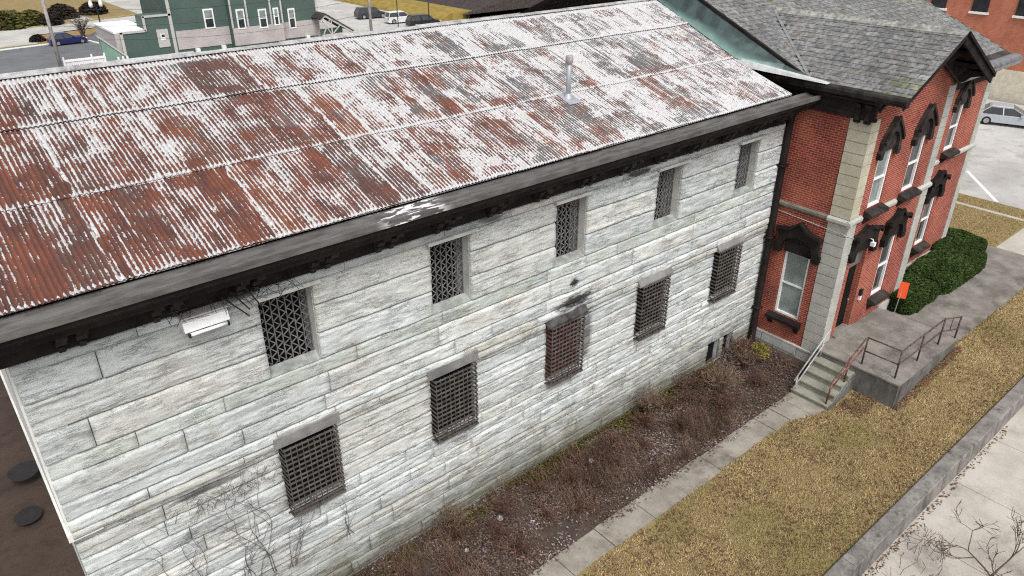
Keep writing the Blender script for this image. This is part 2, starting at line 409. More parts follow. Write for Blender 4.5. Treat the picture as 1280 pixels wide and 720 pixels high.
class MB:
    def __init__(s):
        s.v, s.f, s.t = [], [], []
        s.tint = None
    def _add(s, vs, fs):
        o = len(s.v)
        s.v.extend([tuple(map(float, p)) for p in vs])
        s.f.extend([tuple(i + o for i in f) for f in fs])
        if s.tint is not None:
            s.t.extend([s.tint] * len(vs))
        return s
    def quad(s, *p):
        return s._add(p, [tuple(range(len(p)))])
    def box(s, x0, x1, y0, y1, z0, z1):
        x0, x1 = min(x0, x1), max(x0, x1)
        y0, y1 = min(y0, y1), max(y0, y1)
        z0, z1 = min(z0, z1), max(z0, z1)
        v = [(x0, y0, z0), (x1, y0, z0), (x1, y1, z0), (x0, y1, z0), (x0, y0, z1), (x1, y0, z1), (x1, y1, z1), (x0, y1, z1)]
        return s._add(v, [(0, 3, 2, 1), (4, 5, 6, 7), (0, 1, 5, 4), (1, 2, 6, 5), (2, 3, 7, 6), (3, 0, 4, 7)])
    def beam(s, a, b, w, h, up=(0, 0, 1)):
        a, b = Vector(a), Vector(b)
        d = (b - a).normalized()
        u = Vector(up)
        if abs(d.dot(u)) > 0.98:
            u = Vector((0, 1, 0))
        sd = d.cross(u).normalized()
        u = sd.cross(d).normalized()
        v = []
        for p in (a, b):
            for i, j in ((-1, -1), (1, -1), (1, 1), (-1, 1)):
                v.append(p + sd * (w / 2 * i) + u * (h / 2 * j))
        return s._add(v, [(3, 2, 1, 0), (4, 5, 6, 7), (0, 1, 5, 4), (1, 2, 6, 5), (2, 3, 7, 6), (3, 0, 4, 7)])
    def tube(s, pts, r, n=8, r2=None, cap=True):
        pts = [Vector(p) for p in pts]
        k = len(pts)
        rr = r if isinstance(r, (list, tuple)) else [r + ((r2 if r2 is not None else r) - r) * i / max(1, k - 1) for i in range(k)]
        v, f = [], []
        ref = None
        for i, p in enumerate(pts):
            d = (pts[min(i + 1, k - 1)] - pts[max(i - 1, 0)]).normalized()
            if ref is None:
                ref = Vector((0, 0, 1)) if abs(d.z) < 0.9 else Vector((1, 0, 0))
            a = d.cross(ref)
            if a.length < 1e-4:
                a = d.cross(Vector((0.3, 0.8, 0.5)))
            a.normalize()
            b = a.cross(d)
            ref = b
            for j in range(n):
                t = 2 * PI * j / n
                v.append(p + a * (rr[i] * math.cos(t)) + b * (rr[i] * math.sin(t)))
        for i in range(k - 1):
            for j in range(n):
                j2 = (j + 1) % n
                f.append((i * n + j, i * n + j2, (i + 1) * n + j2, (i + 1) * n + j))
        if cap:
            f.append(tuple(range(n))[::-1])
            f.append(tuple(range((k - 1) * n, k * n)))
        return s._add(v, f)
    def lathe(s, c, prof, n=16):
        v, f = [], []
        for r, z in prof:
            for j in range(n):
                t = 2 * PI * j / n
                v.append((c[0] + r * math.cos(t), c[1] + r * math.sin(t), c[2] + z))
        for i in range(len(prof) - 1):
            for j in range(n):
                j2 = (j + 1) % n
                f.append((i * n + j, i * n + j2, (i + 1) * n + j2, (i + 1) * n + j))
        f.append(tuple(range(n))[::-1])
        f.append(tuple(range((len(prof) - 1) * n, len(prof) * n)))
        return s._add(v, f)
    def prism(s, poly, fn, d0, d1):
        """poly (a,b) outline, fn(a,b,d)->xyz"""
        n = len(poly)
        v = [fn(a, b, d0) for a, b in poly] + [fn(a, b, d1) for a, b in poly]
        f = [tuple(range(n))[::-1], tuple(range(n, 2 * n))] + [(i, (i + 1) % n, n + (i + 1) % n, n + i) for i in range(n)]
        return s._add(v, f)
    def band(s, outer, inner, fn, d0, d1):
        """solid strip between two equally long outlines"""
        for i in range(len(outer) - 1):
            s.prism([outer[i], outer[i + 1], inner[i + 1], inner[i]], fn, d0, d1)
        return s
    def grid(s, xs, ys, fn):
        nx, ny = len(xs), len(ys)
        v = [fn(x, y) for y in ys for x in xs]
        f = [(j * nx + i, j * nx + i + 1, (j + 1) * nx + i + 1, (j + 1) * nx + i) for j in range(ny - 1) for i in range(nx - 1)]
        return s._add(v, f)
    def build(s, name, mat, parent=None, smooth=False, world=True):
        me = bpy.data.meshes.new(name)
        L = root_loc(parent) if world else (0, 0, 0)
        vs = [(p[0] - L[0], p[1] - L[1], p[2] - L[2]) for p in s.v] if any(L) else s.v
        me.from_pydata(vs, [], s.f)
        if s.t and len(s.t) == len(s.v):
            at = me.color_attributes.new("tint", 'FLOAT_COLOR', 'POINT')
            at.data.foreach_set("color", np.asarray([(*c[:3], 1.0) for c in s.t], dtype=np.float32).ravel())
        me.materials.append(mat)
        bm = bmesh.new()
        bm.from_mesh(me)
        bmesh.ops.recalc_face_normals(bm, faces=bm.faces)
        bm.to_mesh(me)
        bm.free()
        if smooth:
            me.polygons.foreach_set("use_smooth", [True] * len(me.polygons))
        o = bpy.data.objects.new(name, me)
        col.objects.link(o)
        if parent is not None:
            o.parent = parent
        return o

def np_mesh(name, V, F, mat, tint=None, parent=None, smooth=False):
    """V (n,3), F (m,k) arrays"""
    V = np.asarray(V, np.float64)
    L = root_loc(parent)
    V = V - np.asarray(L)
    F = np.asarray(F, np.int32)
    me = bpy.data.meshes.new(name)
    me.vertices.add(len(V))
    me.vertices.foreach_set("co", V.astype(np.float32).ravel())
    k = F.shape[1]
    me.loops.add(F.size)
    me.loops.foreach_set("vertex_index", F.ravel())
    me.polygons.add(len(F))
    me.polygons.foreach_set("loop_start", np.arange(0, F.size, k, dtype=np.int32))
    if smooth:
        me.polygons.foreach_set("use_smooth", np.ones(len(F), dtype=bool))
    me.update()
    me.validate()
    if tint is not None:
        at = me.color_attributes.new("tint", 'FLOAT_COLOR', 'POINT')
        at.data.foreach_set("color", np.c_[np.asarray(tint), np.ones(len(V))].astype(np.float32).ravel())
    me.materials.append(mat)
    o = bpy.data.objects.new(name, me)
    col.objects.link(o)
    if parent is not None:
        o.parent = parent
    return o

def tag(o, label=None, cat=None, group=None, kind=None):
    for k, v in (("label", label), ("category", cat), ("group", group), ("kind", kind)):
        if v:
            o[k] = v
    return o
def thing(name, loc, label, cat, group=None, rz=0.0):
    o = bpy.data.objects.new(name, None)
    o.empty_display_size = 0.3
    col.objects.link(o)
    o.location = loc
    o.rotation_euler = (0, 0, rz)
    LOC[o.name] = tuple(loc)
    return tag(o, label, cat, group)
def kids(o):
    return [c for c in bpy.data.objects if c.parent == o]
def copy_tree(o, parent=None):
    c = o.copy()
    col.objects.link(c)
    c.parent = parent
    for ch in kids(o):
        copy_tree(ch, c)
    return c
def struct(o):
    o["kind"] = "structure"
    return o

# ------------------------------------------------------------------ ground shape
def clamp01(t):
    return max(0.0, min(1.0, t))
ZB = -2.5
def gz(x, y):
    f = 0.8 * clamp01((x - 20.0) / 7.0) * clamp01((y + 7.6) / 2.0)
    if y < 6:
        return f
    t = clamp01((y - 6) / 24.0)
    return f * (1 - t) + (ZB if x < 70 else ZB + 0) * t
def sheet(name, x0, x1, y0, y1, mat, off, step=0.5):
    xs = sorted(set(list(np.arange(x0, x1, step)) + [x1] + [b for b in (20.0, 27.0) if x0 < b < x1]))
    ys = sorted(set(list(np.arange(y0, y1, step)) + [y1] + [b for b in (-7.6, -5.6, 6.0, 30.0) if y0 < b < y1]))
    return struct(MB().grid(xs, ys, lambda x, y: (x, y, gz(x, y) + off)).build(name, mat))

# base ground: one sheet out to the horizon
gx = [-400, -100, -40] + list(range(-20, 72, 4)) + [27, 80, 120, 400, 900]
gy = [-400, -100, -40, -20, -12, -8.2, -7.6, -6.6, -5.6, -4, -2, 0, 3, 6] + list(range(8, 31, 2)) + [40, 60, 80, 100, 140, 250, 900]
def ground_z(x, y):
    return (-0.62 if y < -7.9 else gz(x, y) - (0.05 if x < 2 else 0.16 if x < 42 else 0.6))
struct(MB().grid(sorted(set(gx)), sorted(gy), lambda x, y: (x, y, ground_z(x, y))).build("ground", MDIRT))

# ------------------------------------------------------------------ setting: ground surfaces
sheet("planting_bed", -2.0, 22.3, -2.86, 0.3, MSOIL, -0.01)
def lawn_sheet(name, x0, x1, y0, y1, off=0.0):
    return sheet(name, x0, x1, y0, y1, MLAWN, off)
lawn_sheet("lawn", -6.0, 20.5, -7.62, -3.62, -0.005)
lawn_sheet("lawn", 20.5, 36.6, -7.62, -5.5, -0.006)
lawn_sheet("lawn", 20.5, 22.2, -5.5, -4.1, -0.004)
# footpath of concrete slabs, slightly uneven
random.seed(3)
fp = MB()
x = -4.0
while x < 19.2:
    x1 = min(x + random.uniform(1.35, 1.65), 19.25)
    dz0, dz1 = random.uniform(0.012, 0.035), random.uniform(0.012, 0.035)
    ya, yb = -2.85 + random.uniform(-0.03, 0.03), -3.66 + random.uniform(-0.05, 0.05)
    fp._add([(x, yb, dz0), (x1 - 0.024, yb, dz1), (x1 - 0.024, ya, dz1), (x, ya, dz0), (x, yb, -0.05), (x1 - 0.024, yb, -0.05), (x1 - 0.024, ya, -0.05), (x, ya, -0.05)],
            [(0, 1, 2, 3), (0, 4, 5, 1), (1, 5, 6, 2), (2, 6, 7, 3), (3, 7, 4, 0)])
    x = x1
for (xa, xb, ya0, ya1) in ((19.26, 20.0, -3.68, -4.0), (20.015, 20.9, -4.0, -4.22)):
    v = [(xa, ya0, gz(xa, -3) + 0.02), (xb, ya1, gz(xb, -3) + 0.02), (xb, -2.84, gz(xb, -3) + 0.02), (xa, -2.84, gz(xa, -3) + 0.02)]
    fp._add(v + [(a, b, -0.06) for a, b, c in v], [(0, 1, 2, 3), (0, 4, 5, 1), (1, 5, 6, 2), (2, 6, 7, 3), (3, 7, 4, 0)])
struct(fp.build("footpath", MPATH))
# front walk beyond the porch, pavement at the corner, street
sheet("front_walk", 26.46, 36.7, -5.5, -2.0, MPORCH, 0.0)
sheet("front_walk", 36.7, 42.9, -7.6, -3.2, MSIDE, 0.002)
sheet("front_walk", 35.0, 36.7, -2.0, 6.0, MPORCH, 0.001)
sheet("sidewalk", 41.02, 41.34, -3.2, 30.0, MSIDE, 0.004)
lawn_sheet("grass_strip", 36.7, 41.02, -3.2, 30.0, 0.01)
lawn_sheet("grass_strip", 41.34, 42.62, -3.2, 30.0, 0.01)
kb = MB()
kb.box(42.62, 42.80, -30, 30, 0.4, 0.84)
struct(kb.build("kerb", MSIDE))
struct(MB().grid([42.8, 50, 58, 66.5], [-60, -20, -5, 6, 18, 28], lambda x, y: (x, y, 0.74)).build("road", MROAD))
ln = MB()
ln.quad((42.9, -0.95, 0.745), (43.08, -1.05, 0.745), (47.1, 2.0, 0.745), (46.92, 2.1, 0.745))
struct(ln.build("road_marking", MLINE))
# side street sidewalk below the retaining wall
sk = MB()
x = -30.0
while x < 42.6:
    sk.box(x, x + 2.98, -20, -8.02, -0.6, -0.46)
    x += 3.0
struct(sk.build("sidewalk", MSIDE))
# back: parking lot, street, lawns
def flat(name, pts, z, mat):
    return struct(MB().quad(*[(a, b, z) for a, b in pts]).build(name, mat))
flat("parking_lot", [(-20, 30), (47, 30), (47, 84), (27, 94), (24.5, 108.5), (23.0, 103.6), (-20, 99.0)], ZB + 0.02, MASPH)
flat("street_lot", [(47, 30), (120, 30), (120, 150), (36, 150), (36, 118.5), (27, 100), (47, 84)], ZB + 0.015, MROAD)
flat("street", [(-60, 108.5), (20, 112.5), (36, 116.5), (60, 122.5), (60, 130.5), (37, 123.5), (22, 119.8), (-60, 117)], ZB + 0.03, MROAD)
flat("driveway", [(23.2, 103.8), (25.2, 92.0), (29.5, 92.0), (33, 114.8), (29.2, 114.2), (26.4, 111.0)], ZB + 0.026, MASPH)
flat("grass_strip", [(-60, 91.5), (23.0, 103.9), (26.5, 111.2), (29.0, 114.0), (20, 112.0), (-60, 108.0)], ZB + 0.024, MLAWN)
flat("grass_bank", [(-60, 117.6), (22, 120.4), (37, 124.1), (60, 131.1), (60, 200), (-60, 200)], ZB + 0.01, MLAWN)
k2 = MB()
k2.beam((-20, 97.0, ZB + .07), (23.0, 103.7, ZB + .07), .28, .14)
k2.beam((23.0, 103.7, ZB + .07), (25.2, 92.0, ZB + .07), .22, .14)
struct(k2.build("kerb", MWHITE))
struct(MB().beam((-60, 117.3, ZB + 0.06), (22, 120.1, ZB + 0.06), 0.3, 0.16).beam((22, 120.1, ZB + 0.06), (60, 130.8, ZB + 0.06), 0.3, 0.16).build("kerb", simple("ochre_kerb", (0.40, 0.31, 0.16))))
flat("driveway", [(10, 104), (17.6, 104.6), (19.2, 113), (10, 113)], ZB + 0.028, MROAD)
flat("driveway", [(26, 121.5), (29, 122.5), (27.5, 135), (24.5, 135)], ZB + 0.018, MROAD)

# ------------------------------------------------------------------ stone building
JL, JR = 0.22, 22.36
jail = thing("stone_building", (11.0, 0.0, 0.0), "long pale limestone building with barred windows under a rusty, peeling corrugated roof", "building")
UW = [4.25, 8.17, 11.98, 15.87, 19.73]
LW = [4.12, 7.97, 11.77, 15.46, 19.2]
UWW, LWW = 1.1, 1.33
OPEN = [(x, x + UWW, 6.42, 8.25) for x in UW] + [(x + 0.03, x + LWW - 0.03, 2.94, 4.70) for x in LW] + [(19.62, 20.33, 0.05, 0.93), (20.55, 21.12, 0.05, 0.93)]
ZJ = [-0.3, 0.05, 0.42, 0.93, 1.32, 1.52, 1.94, 2.28, 2.60, 2.94, 3.37, 3.75, 4.15, 4.53, 4.70, 4.87, 5.13, 5.53, 6.06, 6.42, 7.04, 7.69, 8.25, 8.44]
Vb, Fb, Tb = [], [], []
nv = 0
def block(x0, x1, z0, z1, y0, relief, tint, seed, res=0.06):
    global nv
    x0, x1, z0, z1 = x0 + .0045, x1 - .0045, z0 + .011, z1 - .011
    nx = max(4, int((x1 - x0) / res) + 1)
    nz = max(5, int((z1 - z0) / 0.021) + 1)
    X, Z = np.meshgrid(np.linspace(x0, x1, nx), np.linspace(z0, z1, nz))
    X[:, 1] = x0 + .012
    X[:, -2] = x1 - .012
    dz = np.minimum(Z - z0, z1 - Z)
    dx = np.minimum(X - x0, x1 - X)
    d = np.minimum(dx, dz)
    ru = np.clip(fbm(X * 1.5, Z * 3, seed * 3.7, 3, 5) - .35, 0, 1)
    e = np.minimum(np.clip((z1 - Z) / (0.03 + 0.10 * ru), 0, 1), np.clip(np.minimum(dx * 3, Z - z0) / (0.022 + 0.06 * ru), 0, 1))
    e = np.sqrt(e)
    # rock face: broad swells, then beds that break off in wavy steps, then chips
    h = fbm(X * 0.8, Z * 2.2, seed * 1.31, 4, 11)
    ph = (Z - z0) * 4.2 + 1.5 * fbm(X * .7, Z * 1.0, seed * 2.17, 5, 21) + seed * .37
    saw = ph - np.floor(ph)                      # bulges outwards going up, then breaks back
    am = np.clip((fbm(X * .7, Z * 1.1, seed * 5.1, 3, 25) - .42) * 4, 0, 1)
    rid = 1 - np.abs(2 * fbm(X * 1.5, Z * 6.5, seed * .9, 4, 29) - 1)
    fine = fbm(X * 8, Z * 15, seed, 3, 31)
    y = y0 - 0.004 - e * (relief * (0.05 + 1.15 * h) + 0.020 * (1 - saw) * am + 0.034 * (rid - .7) + 0.016 * (fine - .5))
    V = np.c_[X.ravel(), y.ravel(), Z.ravel()]
    i = np.arange(nx * nz).reshape(nz, nx)
    F = np.c_[i[:-1, :-1].ravel(), i[:-1, 1:].ravel(), i[1:, 1:].ravel(), i[1:, :-1].ravel()]
    # side skirts back to the joint
    rim = np.concatenate([i[0, :], i[1:, -1], i[-1, -2::-1], i[-2:0:-1, 0]])
    B = V[rim].copy()
    B[:, 1] = y0 + 0.05
    k = len(V)
    rr = np.arange(len(rim)) + k
    SF = np.c_[rim, rr, np.roll(rr, -1), np.roll(rim, -1)]
    V = np.r_[V, B]
    Vb.append(V)
    Fb.append(np.r_[F, SF] + nv)
    Tb.append(np.tile(tint, (len(V), 1)))
    nv += len(V)
random.seed(12)
sd = 1
for ci in range(len(ZJ) - 1):
    za, zb = ZJ[ci], ZJ[ci + 1]
    zm = (za + zb) / 2
    ops = sorted([(a, b) for a, b, c, d in OPEN if c - 0.01 <= zm <= d + 0.01])
    iv, x = [], JL
    for a, b in ops:
        if a > x:
            iv.append((x, a))
        x = b
    iv.append((x, JR))
    for a, b in iv:
        js = [a]
        if zm > 8.25:
            x = a
            while b - x > 3.4:
                x += random.uniform(1.6, 2.6)
                js.append(x)
        elif zm > 6.42:
            if a == JL:
                js.append(1.03 if zm < 7.04 else (1.43 if zm > 7.69 else a))
        elif 2.94 < zm < 4.6:
            if a == JL and random.random() < 0.6:
                js.append(random.uniform(1.2, 3.0))
            if b == JR and random.random() < 0.3:
                js.append(random.uniform(20.9, 21.6))
        else:
            x = a
            while b - x > 3.6:
                x += random.uniform(1.0, 3.6)
                if b - x > 0.6:
                    js.append(x)
        js = sorted(set(js)) + [b]
        for p, q in zip(js[:-1], js[1:]):
            if q - p < 0.05:
                continue
            g = random.uniform(0.88, 1.08)
            w = random.uniform(-0.03, 0.02)
            tint = (g * (1 + w), g * (1 + 0.2 * abs(w)), g * (1 - w))
            y0, rel = (0.0, 0.075) if zm > 4.87 else (0.05, 0.06)
            if 6.06 < zm < 6.42:
                tint = (g * 0.90, g * 0.95, g * 0.915)
                rel = 0.045
            if 4.70 < zm < 4.87 or 1.32 < zm < 1.52:      # projecting string courses
                y0, rel = -0.03 if zm > 3 else 0.0, 0.05
                tint = (g * 0.78, g * 0.76, g * 0.72)
            if zm > 8.25:
                y0, rel = -0.045, 0.015
            if zm < 1.32:
                y0, rel = 0.03, 0.06
            if random.random() < 0.05:
                tint = (g * 0.97, g * 0.93, g * 0.87)
            block(p, q, za, zb, y0, rel, tint, sd)
            sd += 1
wall = np_mesh("wall", np.concatenate(Vb), np.concatenate(Fb), MS, np.concatenate(Tb), jail)
# backing of the joints, ends and rear
bk = MB()
xs = sorted({JL, JR} | {o[0] for o in OPEN} | {o[1] for o in OPEN})
zs = sorted({-0.3, 8.5} | {o[2] for o in OPEN} | {o[3] for o in OPEN})
def cells(mb, xs, zs, opens, fn):
    for a, b in zip(xs[:-1], xs[1:]):
        for c, d in zip(zs[:-1], zs[1:]):
            mx, mz = (a + b) / 2, (c + d) / 2
            if any(o[0] < mx < o[1] and o[2] < mz < o[3] for o in opens):
                continue
            mb.quad(fn(a, c), fn(b, c), fn(b, d), fn(a, d))
cells(bk, xs, zs, OPEN, lambda a, c: (a, 0.075, c))
bk.build("mortar_backing", simple("dark_joint_mortar", (0.075, 0.075, 0.072), 0.95, 0.05, var=0.4), jail)
ew = MB()
ew.box(JL - 0.03, JL + 0.5, -0.012, 11.6, 4.86, 8.5)
ew.box(JL - 0.07, JL + 0.5, -0.05, 11.6, 4.69, 4.857)
ew.box(JL + 0.05, JL + 0.5, 0.085, 11.55, -0.6, 4.687)
ew.box(JL + 0.5, JR, 11.2, 11.6, -3.2, 8.5)
ew.quad((JL + 0.05, 0.1, 8.5), (JL + 0.05, 11.5, 8.5), (JL + 0.05, 5.8, 11.55))
ew.build("end_wall", simple("sky_lit_dressed_stone", (0.66, 0.66, 0.63), 0.9, 0.1, var=0.12, sc=2.0, bump=0.4), jail)  # smooth dressed end face; brightness from the sky is put into its colour

def lattice_grille(x0, x1, z0, z1, y):
    """upright flat bars with zigzag straps riveted between them"""
    g = MB()
    n = 7
    for i in range(n + 1):
        x = x0 + (x1 - x0) * i / n
        g.box(x - 0.008, x + 0.008, y - 0.02, y + 0.02, z0, z1)
    p = 0.205
    for i in range(n):
        xa, xb = x0 + (x1 - x0) * i / n + 0.011, x0 + (x1 - x0) * (i + 1) / n - 0.011
        z = z0 + 0.01 + (0.03 if i % 2 else 0)
        while z < z1 - p:
            zm = z + p * .42
            g.beam((xa, y, z), (xb, y, zm), 0.02, 0.014, (0, 1, 0))
            g.beam((xb, y, zm), (xa, y, z + p), 0.02, 0.014, (0, 1, 0))
            z += p
    return g
def basket_grille(x0, x1, z0, z1, y0, y1):
    """flat bars bent round the front, standing off the wall"""
    g = MB()
    n = 14
    for i in range(n + 1):
        z = z0 + (z1 - z0) * i / n
        dz = random.uniform(-0.008, 0.008)
        t = 0.023
        g.box(x0, x1, y0 - 0.006, y0 + 0.006, z - t + dz, z + t + dz)
        g.box(x0 - 0.006, x0 + 0.006, y0 + 0.006, y1, z - t + dz, z + t + dz)
        g.box(x1 - 0.006, x1 + 0.006, y0 + 0.006, y1, z - t + dz, z + t + dz)
        if i % 2 == 0:
            g.box(x0 - 0.045, x0 - 0.006, y1 - 0.05, y1 - 0.03, z - t + dz, z + t + dz)
    m = 9
    for i in range(m + 1):
        x = x0 + 0.035 + (x1 - x0 - 0.07) * i / m
        g.box(x - 0.010, x + 0.010, y0 + 0.007, y0 + 0.026, z0 - 0.02, z1 + 0.03)
    g.box(x0 + 0.01, x1 - 0.01, y0 + 0.03, y1, z0 - 0.012, z0 + 0.012)
    return g
for i, x0 in enumerate(UW):
    x1 = x0 + UWW
    w = MB()
    w.box(x0 - 0.1, x1 + 0.1, 0.62, 0.68, 6.2, 8.5)
    win = w.build("window", MVOID, jail)
    rv = MB()
    rv.box(x0 - 0.30, x0 + 0.004, 0.08, 0.60, 6.40, 8.27)
    rv.build("reveal", MDRESS, win)
    rv = MB()
    for za, zb in ((6.43, 7.035), (7.045, 7.685), (7.695, 8.25)):
        rv.box(x1 - 0.004, x1 + 0.30, 0.02 + random.uniform(0, .01), 0.60, za, zb)
    rv.build("reveal", MDRESS, win)
    sl = MB()
    sl.prism([(-0.02, 6.42), (-0.02, 6.44), (0.225, 6.54), (0.225, 6.40), (0.06, 6.40)], lambda a, b, d: (d, a, b), x0 - 0.003, x1 + 0.003)
    sl.build("sill", simple("greenish_sill_stone", (0.27, 0.285, 0.265), 0.85, var=0.3, sc=4, bump=0.3) if i == 0 else bpy.data.materials["greenish_sill_stone"], win)
    li = MB()
    li.box(x0 - 0.12, x1 + 0.14, -0.17, 0.58, 8.225, 8.305)
    li.box(x0 - 0.10, x1 + 0.10, 0.10, 0.58, 8.30, 8.46)
    li.build("lintel", MDRESS, win)
    lattice_grille(x0 + 0.02, x1 - 0.02, 6.45, 8.225, 0.27).build("grille", MBAR, win)
for i, x0 in enumerate(LW):
    x1 = x0 + LWW
    w = MB()
    w.box(x0 + 0.02, x1 - 0.02, 0.095, 0.14, 2.94, 4.72)
    if i == 2:
        w = MB().box(x0 + 0.02, x1 - 0.02, 0.095, 0.14, 2.94, 4.72)
    win = w.build("window", MRUSTB if i == 2 else MVOID, jail)
    sl = MB()
    sl.box(x0 + 0.05, x1 - 0.05, 0.03, 0.47, 2.80, 2.925)
    sl.build("sill", MLINT, win)
    li = MB()
    pr = -0.17 if i in (2, 3, 4) else -0.08
    li.prism([(0.46, 4.72), (pr, 4.72), (pr, 4.77), (pr + 0.03 if i > 1 else pr, 4.82 if i > 1 else 4.98), (-0.03, 4.96 if i > 1 else 5.02), (0.46, 5.0)], lambda a, b, d: (d, a, b), x0 - 0.09 + (0.1 if i == 4 else 0), x1 + 0.10)
    li.build("lintel", MSOOT if i == 2 else MLINT, win)
    basket_grille(x0 + 0.03, x1 - 0.03, 2.87, 4.70, -0.20, 0.04).build("grille", MBARR, win)
for a, b, c, d in OPEN[-2:]:
    w = MB()
    w.box(a + .002, b - .002, 0.22, 0.30, -0.2, 0.932)
    win = w.build("basement_opening", MVOID, jail)
    rv = MB()
    for q in ((a - 0.2, a, 0.08, 0.49, 0.0, 0.95), (b, b + 0.1, 0.08, 0.49, 0.0, 0.95), (a, b, 0.09, 0.49, 0.935, 1.2)):
        MB().box(*q).build("reveal", MDRESS, win)

# roof: three laps of corrugated sheets, real corrugations
P, AMP = 0.085, 0.013
def rz(y):
    return 9.55 + 0.32 * (y + 0.8)
Vr, Fr, n0 = [], [], 0
for (ya, yb, lift, xa, xb) in ((-0.62, 1.72, 0.0, -0.28, 21.22), (1.62, 3.98, 0.022, -0.28, 21.9), (3.90, 5.82, 0.044, -0.28, 22.3)):
    xs = np.arange(xa, xb, P / 8)
    ys = np.linspace(ya, yb, 9)
    X, Y = np.meshgrid(xs, ys)
    ed = (rng.random(len(xs) // 62 + 2) * 0.035)[(np.arange(len(xs)) // 62)]
    Y = Y - ed[None, :] * (1 - (np.arange(9) / 8.0))[:, None]
    sag = 0.02 * (fbm(X * 0.35, Y * 0.8, 1.0, 3, 77) - 0.5)
    Z = rz(Y) + AMP * np.cos(2 * PI * X / P) + sag + lift * (1 - (Y - ya) / (yb - ya)) + 0.012
    Vr.append(np.c_[X.ravel(), Y.ravel(), Z.ravel()])
    i = np.arange(X.size).reshape(X.shape)
    Fr.append(np.c_[i[:-1, :-1].ravel(), i[:-1, 1:].ravel(), i[1:, 1:].ravel(), i[1:, :-1].ravel()] + n0)
    n0 += X.size
roof = np_mesh("roof", np.concatenate(Vr), np.concatenate(Fr), MROOF, None, jail, True)
rb = MB()
rb.quad((-0.28, 5.82, rz(5.82)), (22.3, 5.82, rz(5.82)), (22.3, 12.3, rz(5.82) - 0.32 * 6.48), (-0.28, 12.3, rz(5.82) - 0.32 * 6.48))
rb.quad((-0.27, -0.6, rz(-0.6) - 0.04), (21.2, -0.6, rz(-0.6) - 0.04), (21.2, 5.8, rz(5.8) - 0.04), (-0.27, 5.8, rz(5.8) - 0.04))
rb.build("rear_roof", MROOF, jail)
rc = MB()
random.seed(5)
x = -0.3
while x < 22.2:
    x1 = x + random.uniform(1.6, 2.4)
    o1, o2 = random.uniform(-0.02, 0.02), random.uniform(-0.02, 0.02)
    z0 = rz(5.8) + 0.03
    rc.prism([(5.68 + o1, z0 - 0.01), (5.69 + o1, z0 + 0.015), (5.80, z0 + 0.06 + o2), (5.95, z0 + 0.0), (5.96, z0 - 0.03), (5.80, z0 + 0.02 + o2)], lambda a, b, d: (d, a, b), x, x1 + 0.03)
    x = x1
rc.build("ridge_cap", M_concrete("chalky_ridge_metal", (0.26, 0.255, 0.25), (0.52, 0.52, 0.52), (0.09, 0.088, 0.085), 3.5, amount=0.8), roof)
# gutter and cornice
gt = MB()
gt.prism([(-0.55, 9.52), (-0.70, 9.475), (-0.96, 9.44), (-0.97, 9.505), (-1.03, 9.50), (-1.03, 9.37), (-0.92, 9.33), (-0.55, 9.40)], lambda a, b, d: (d, a, b), -0.3, 22.20)
gt.build("gutter", MGUT, jail)
co = MB()
co.prism([(-0.96, 9.345), (-0.96, 9.26), (-0.84, 9.16), (-0.80, 9.05), (-0.15, 9.00), (-0.12, 8.98), (-0.12, 8.56), (-0.07, 8.46), (0.3, 8.45), (0.3, 9.34)], lambda a, b, d: (d, a, b), -0.25, 22.30)
cor = co.build("cornice", MDARK, jail)
for i in range(30):
    x = 0.9 + (i // 2) * 1.46 + (i % 2) * 0.30
    b = MB()
    b.prism([(-0.13, 8.99), (-0.62, 8.995), (-0.60, 8.88), (-0.40, 8.80), (-0.30, 8.66), (-0.13, 8.58)], lambda a, c, d: (d, a, c), x, x + 0.16)
    b.prism([(-0.13, 8.60), (-0.24, 8.60), (-0.22, 8.50), (-0.13, 8.49)], lambda a, c, d: (d, a, c), x + 0.03, x + 0.13)
    b.build("bracket", MDARK2, cor)
# debris hanging out of the cornice
db = MB()
for (xa, za, xb, zb) in ((3.55, 8.62, 3.95, 8.12), (3.72, 8.66, 3.98, 8.25), (3.95, 8.75, 4.22, 8.2)):
    db.beam((xa, -0.25, za), (xb, -0.34, zb), 0.03, 0.02)
for i in range(34):
    x = random.uniform(2.6, 4.9)
    z = random.uniform(8.5, 8.75)
    db.tube([(x, -0.2, z), (x + random.uniform(-.15, .15), -0.36, z - random.uniform(0, .1)), (x + random.uniform(-.25, .25), -0.4, z - random.uniform(.05, .35))], 0.006, 3)
tag(db.build("nest_debris", MBLACK), "dark twigs and broken strips hanging out of the cornice beside the floodlight", "debris")
# downspout in the corner
dp = MB()
dp.tube([(22.12, -0.55, 9.3), (22.15, -0.22, 8.9), (22.19, -0.16, 8.4), (22.19, -0.16, 0.9), (22.12, -0.22, 0.35), (21.95, -0.4, 0.05)], 0.115, 10)  # pipe thickened so its dark width takes in the shadow gap beside it
for z in (1.6, 4.4, 7.0):
    dp.box(22.04, 22.33, -0.30, -0.03, z, z + 0.06)
tag(dp.build("downspout", MDARK, None, True), "dark brown downspout in the corner between the stone and brick buildings", "downspout")
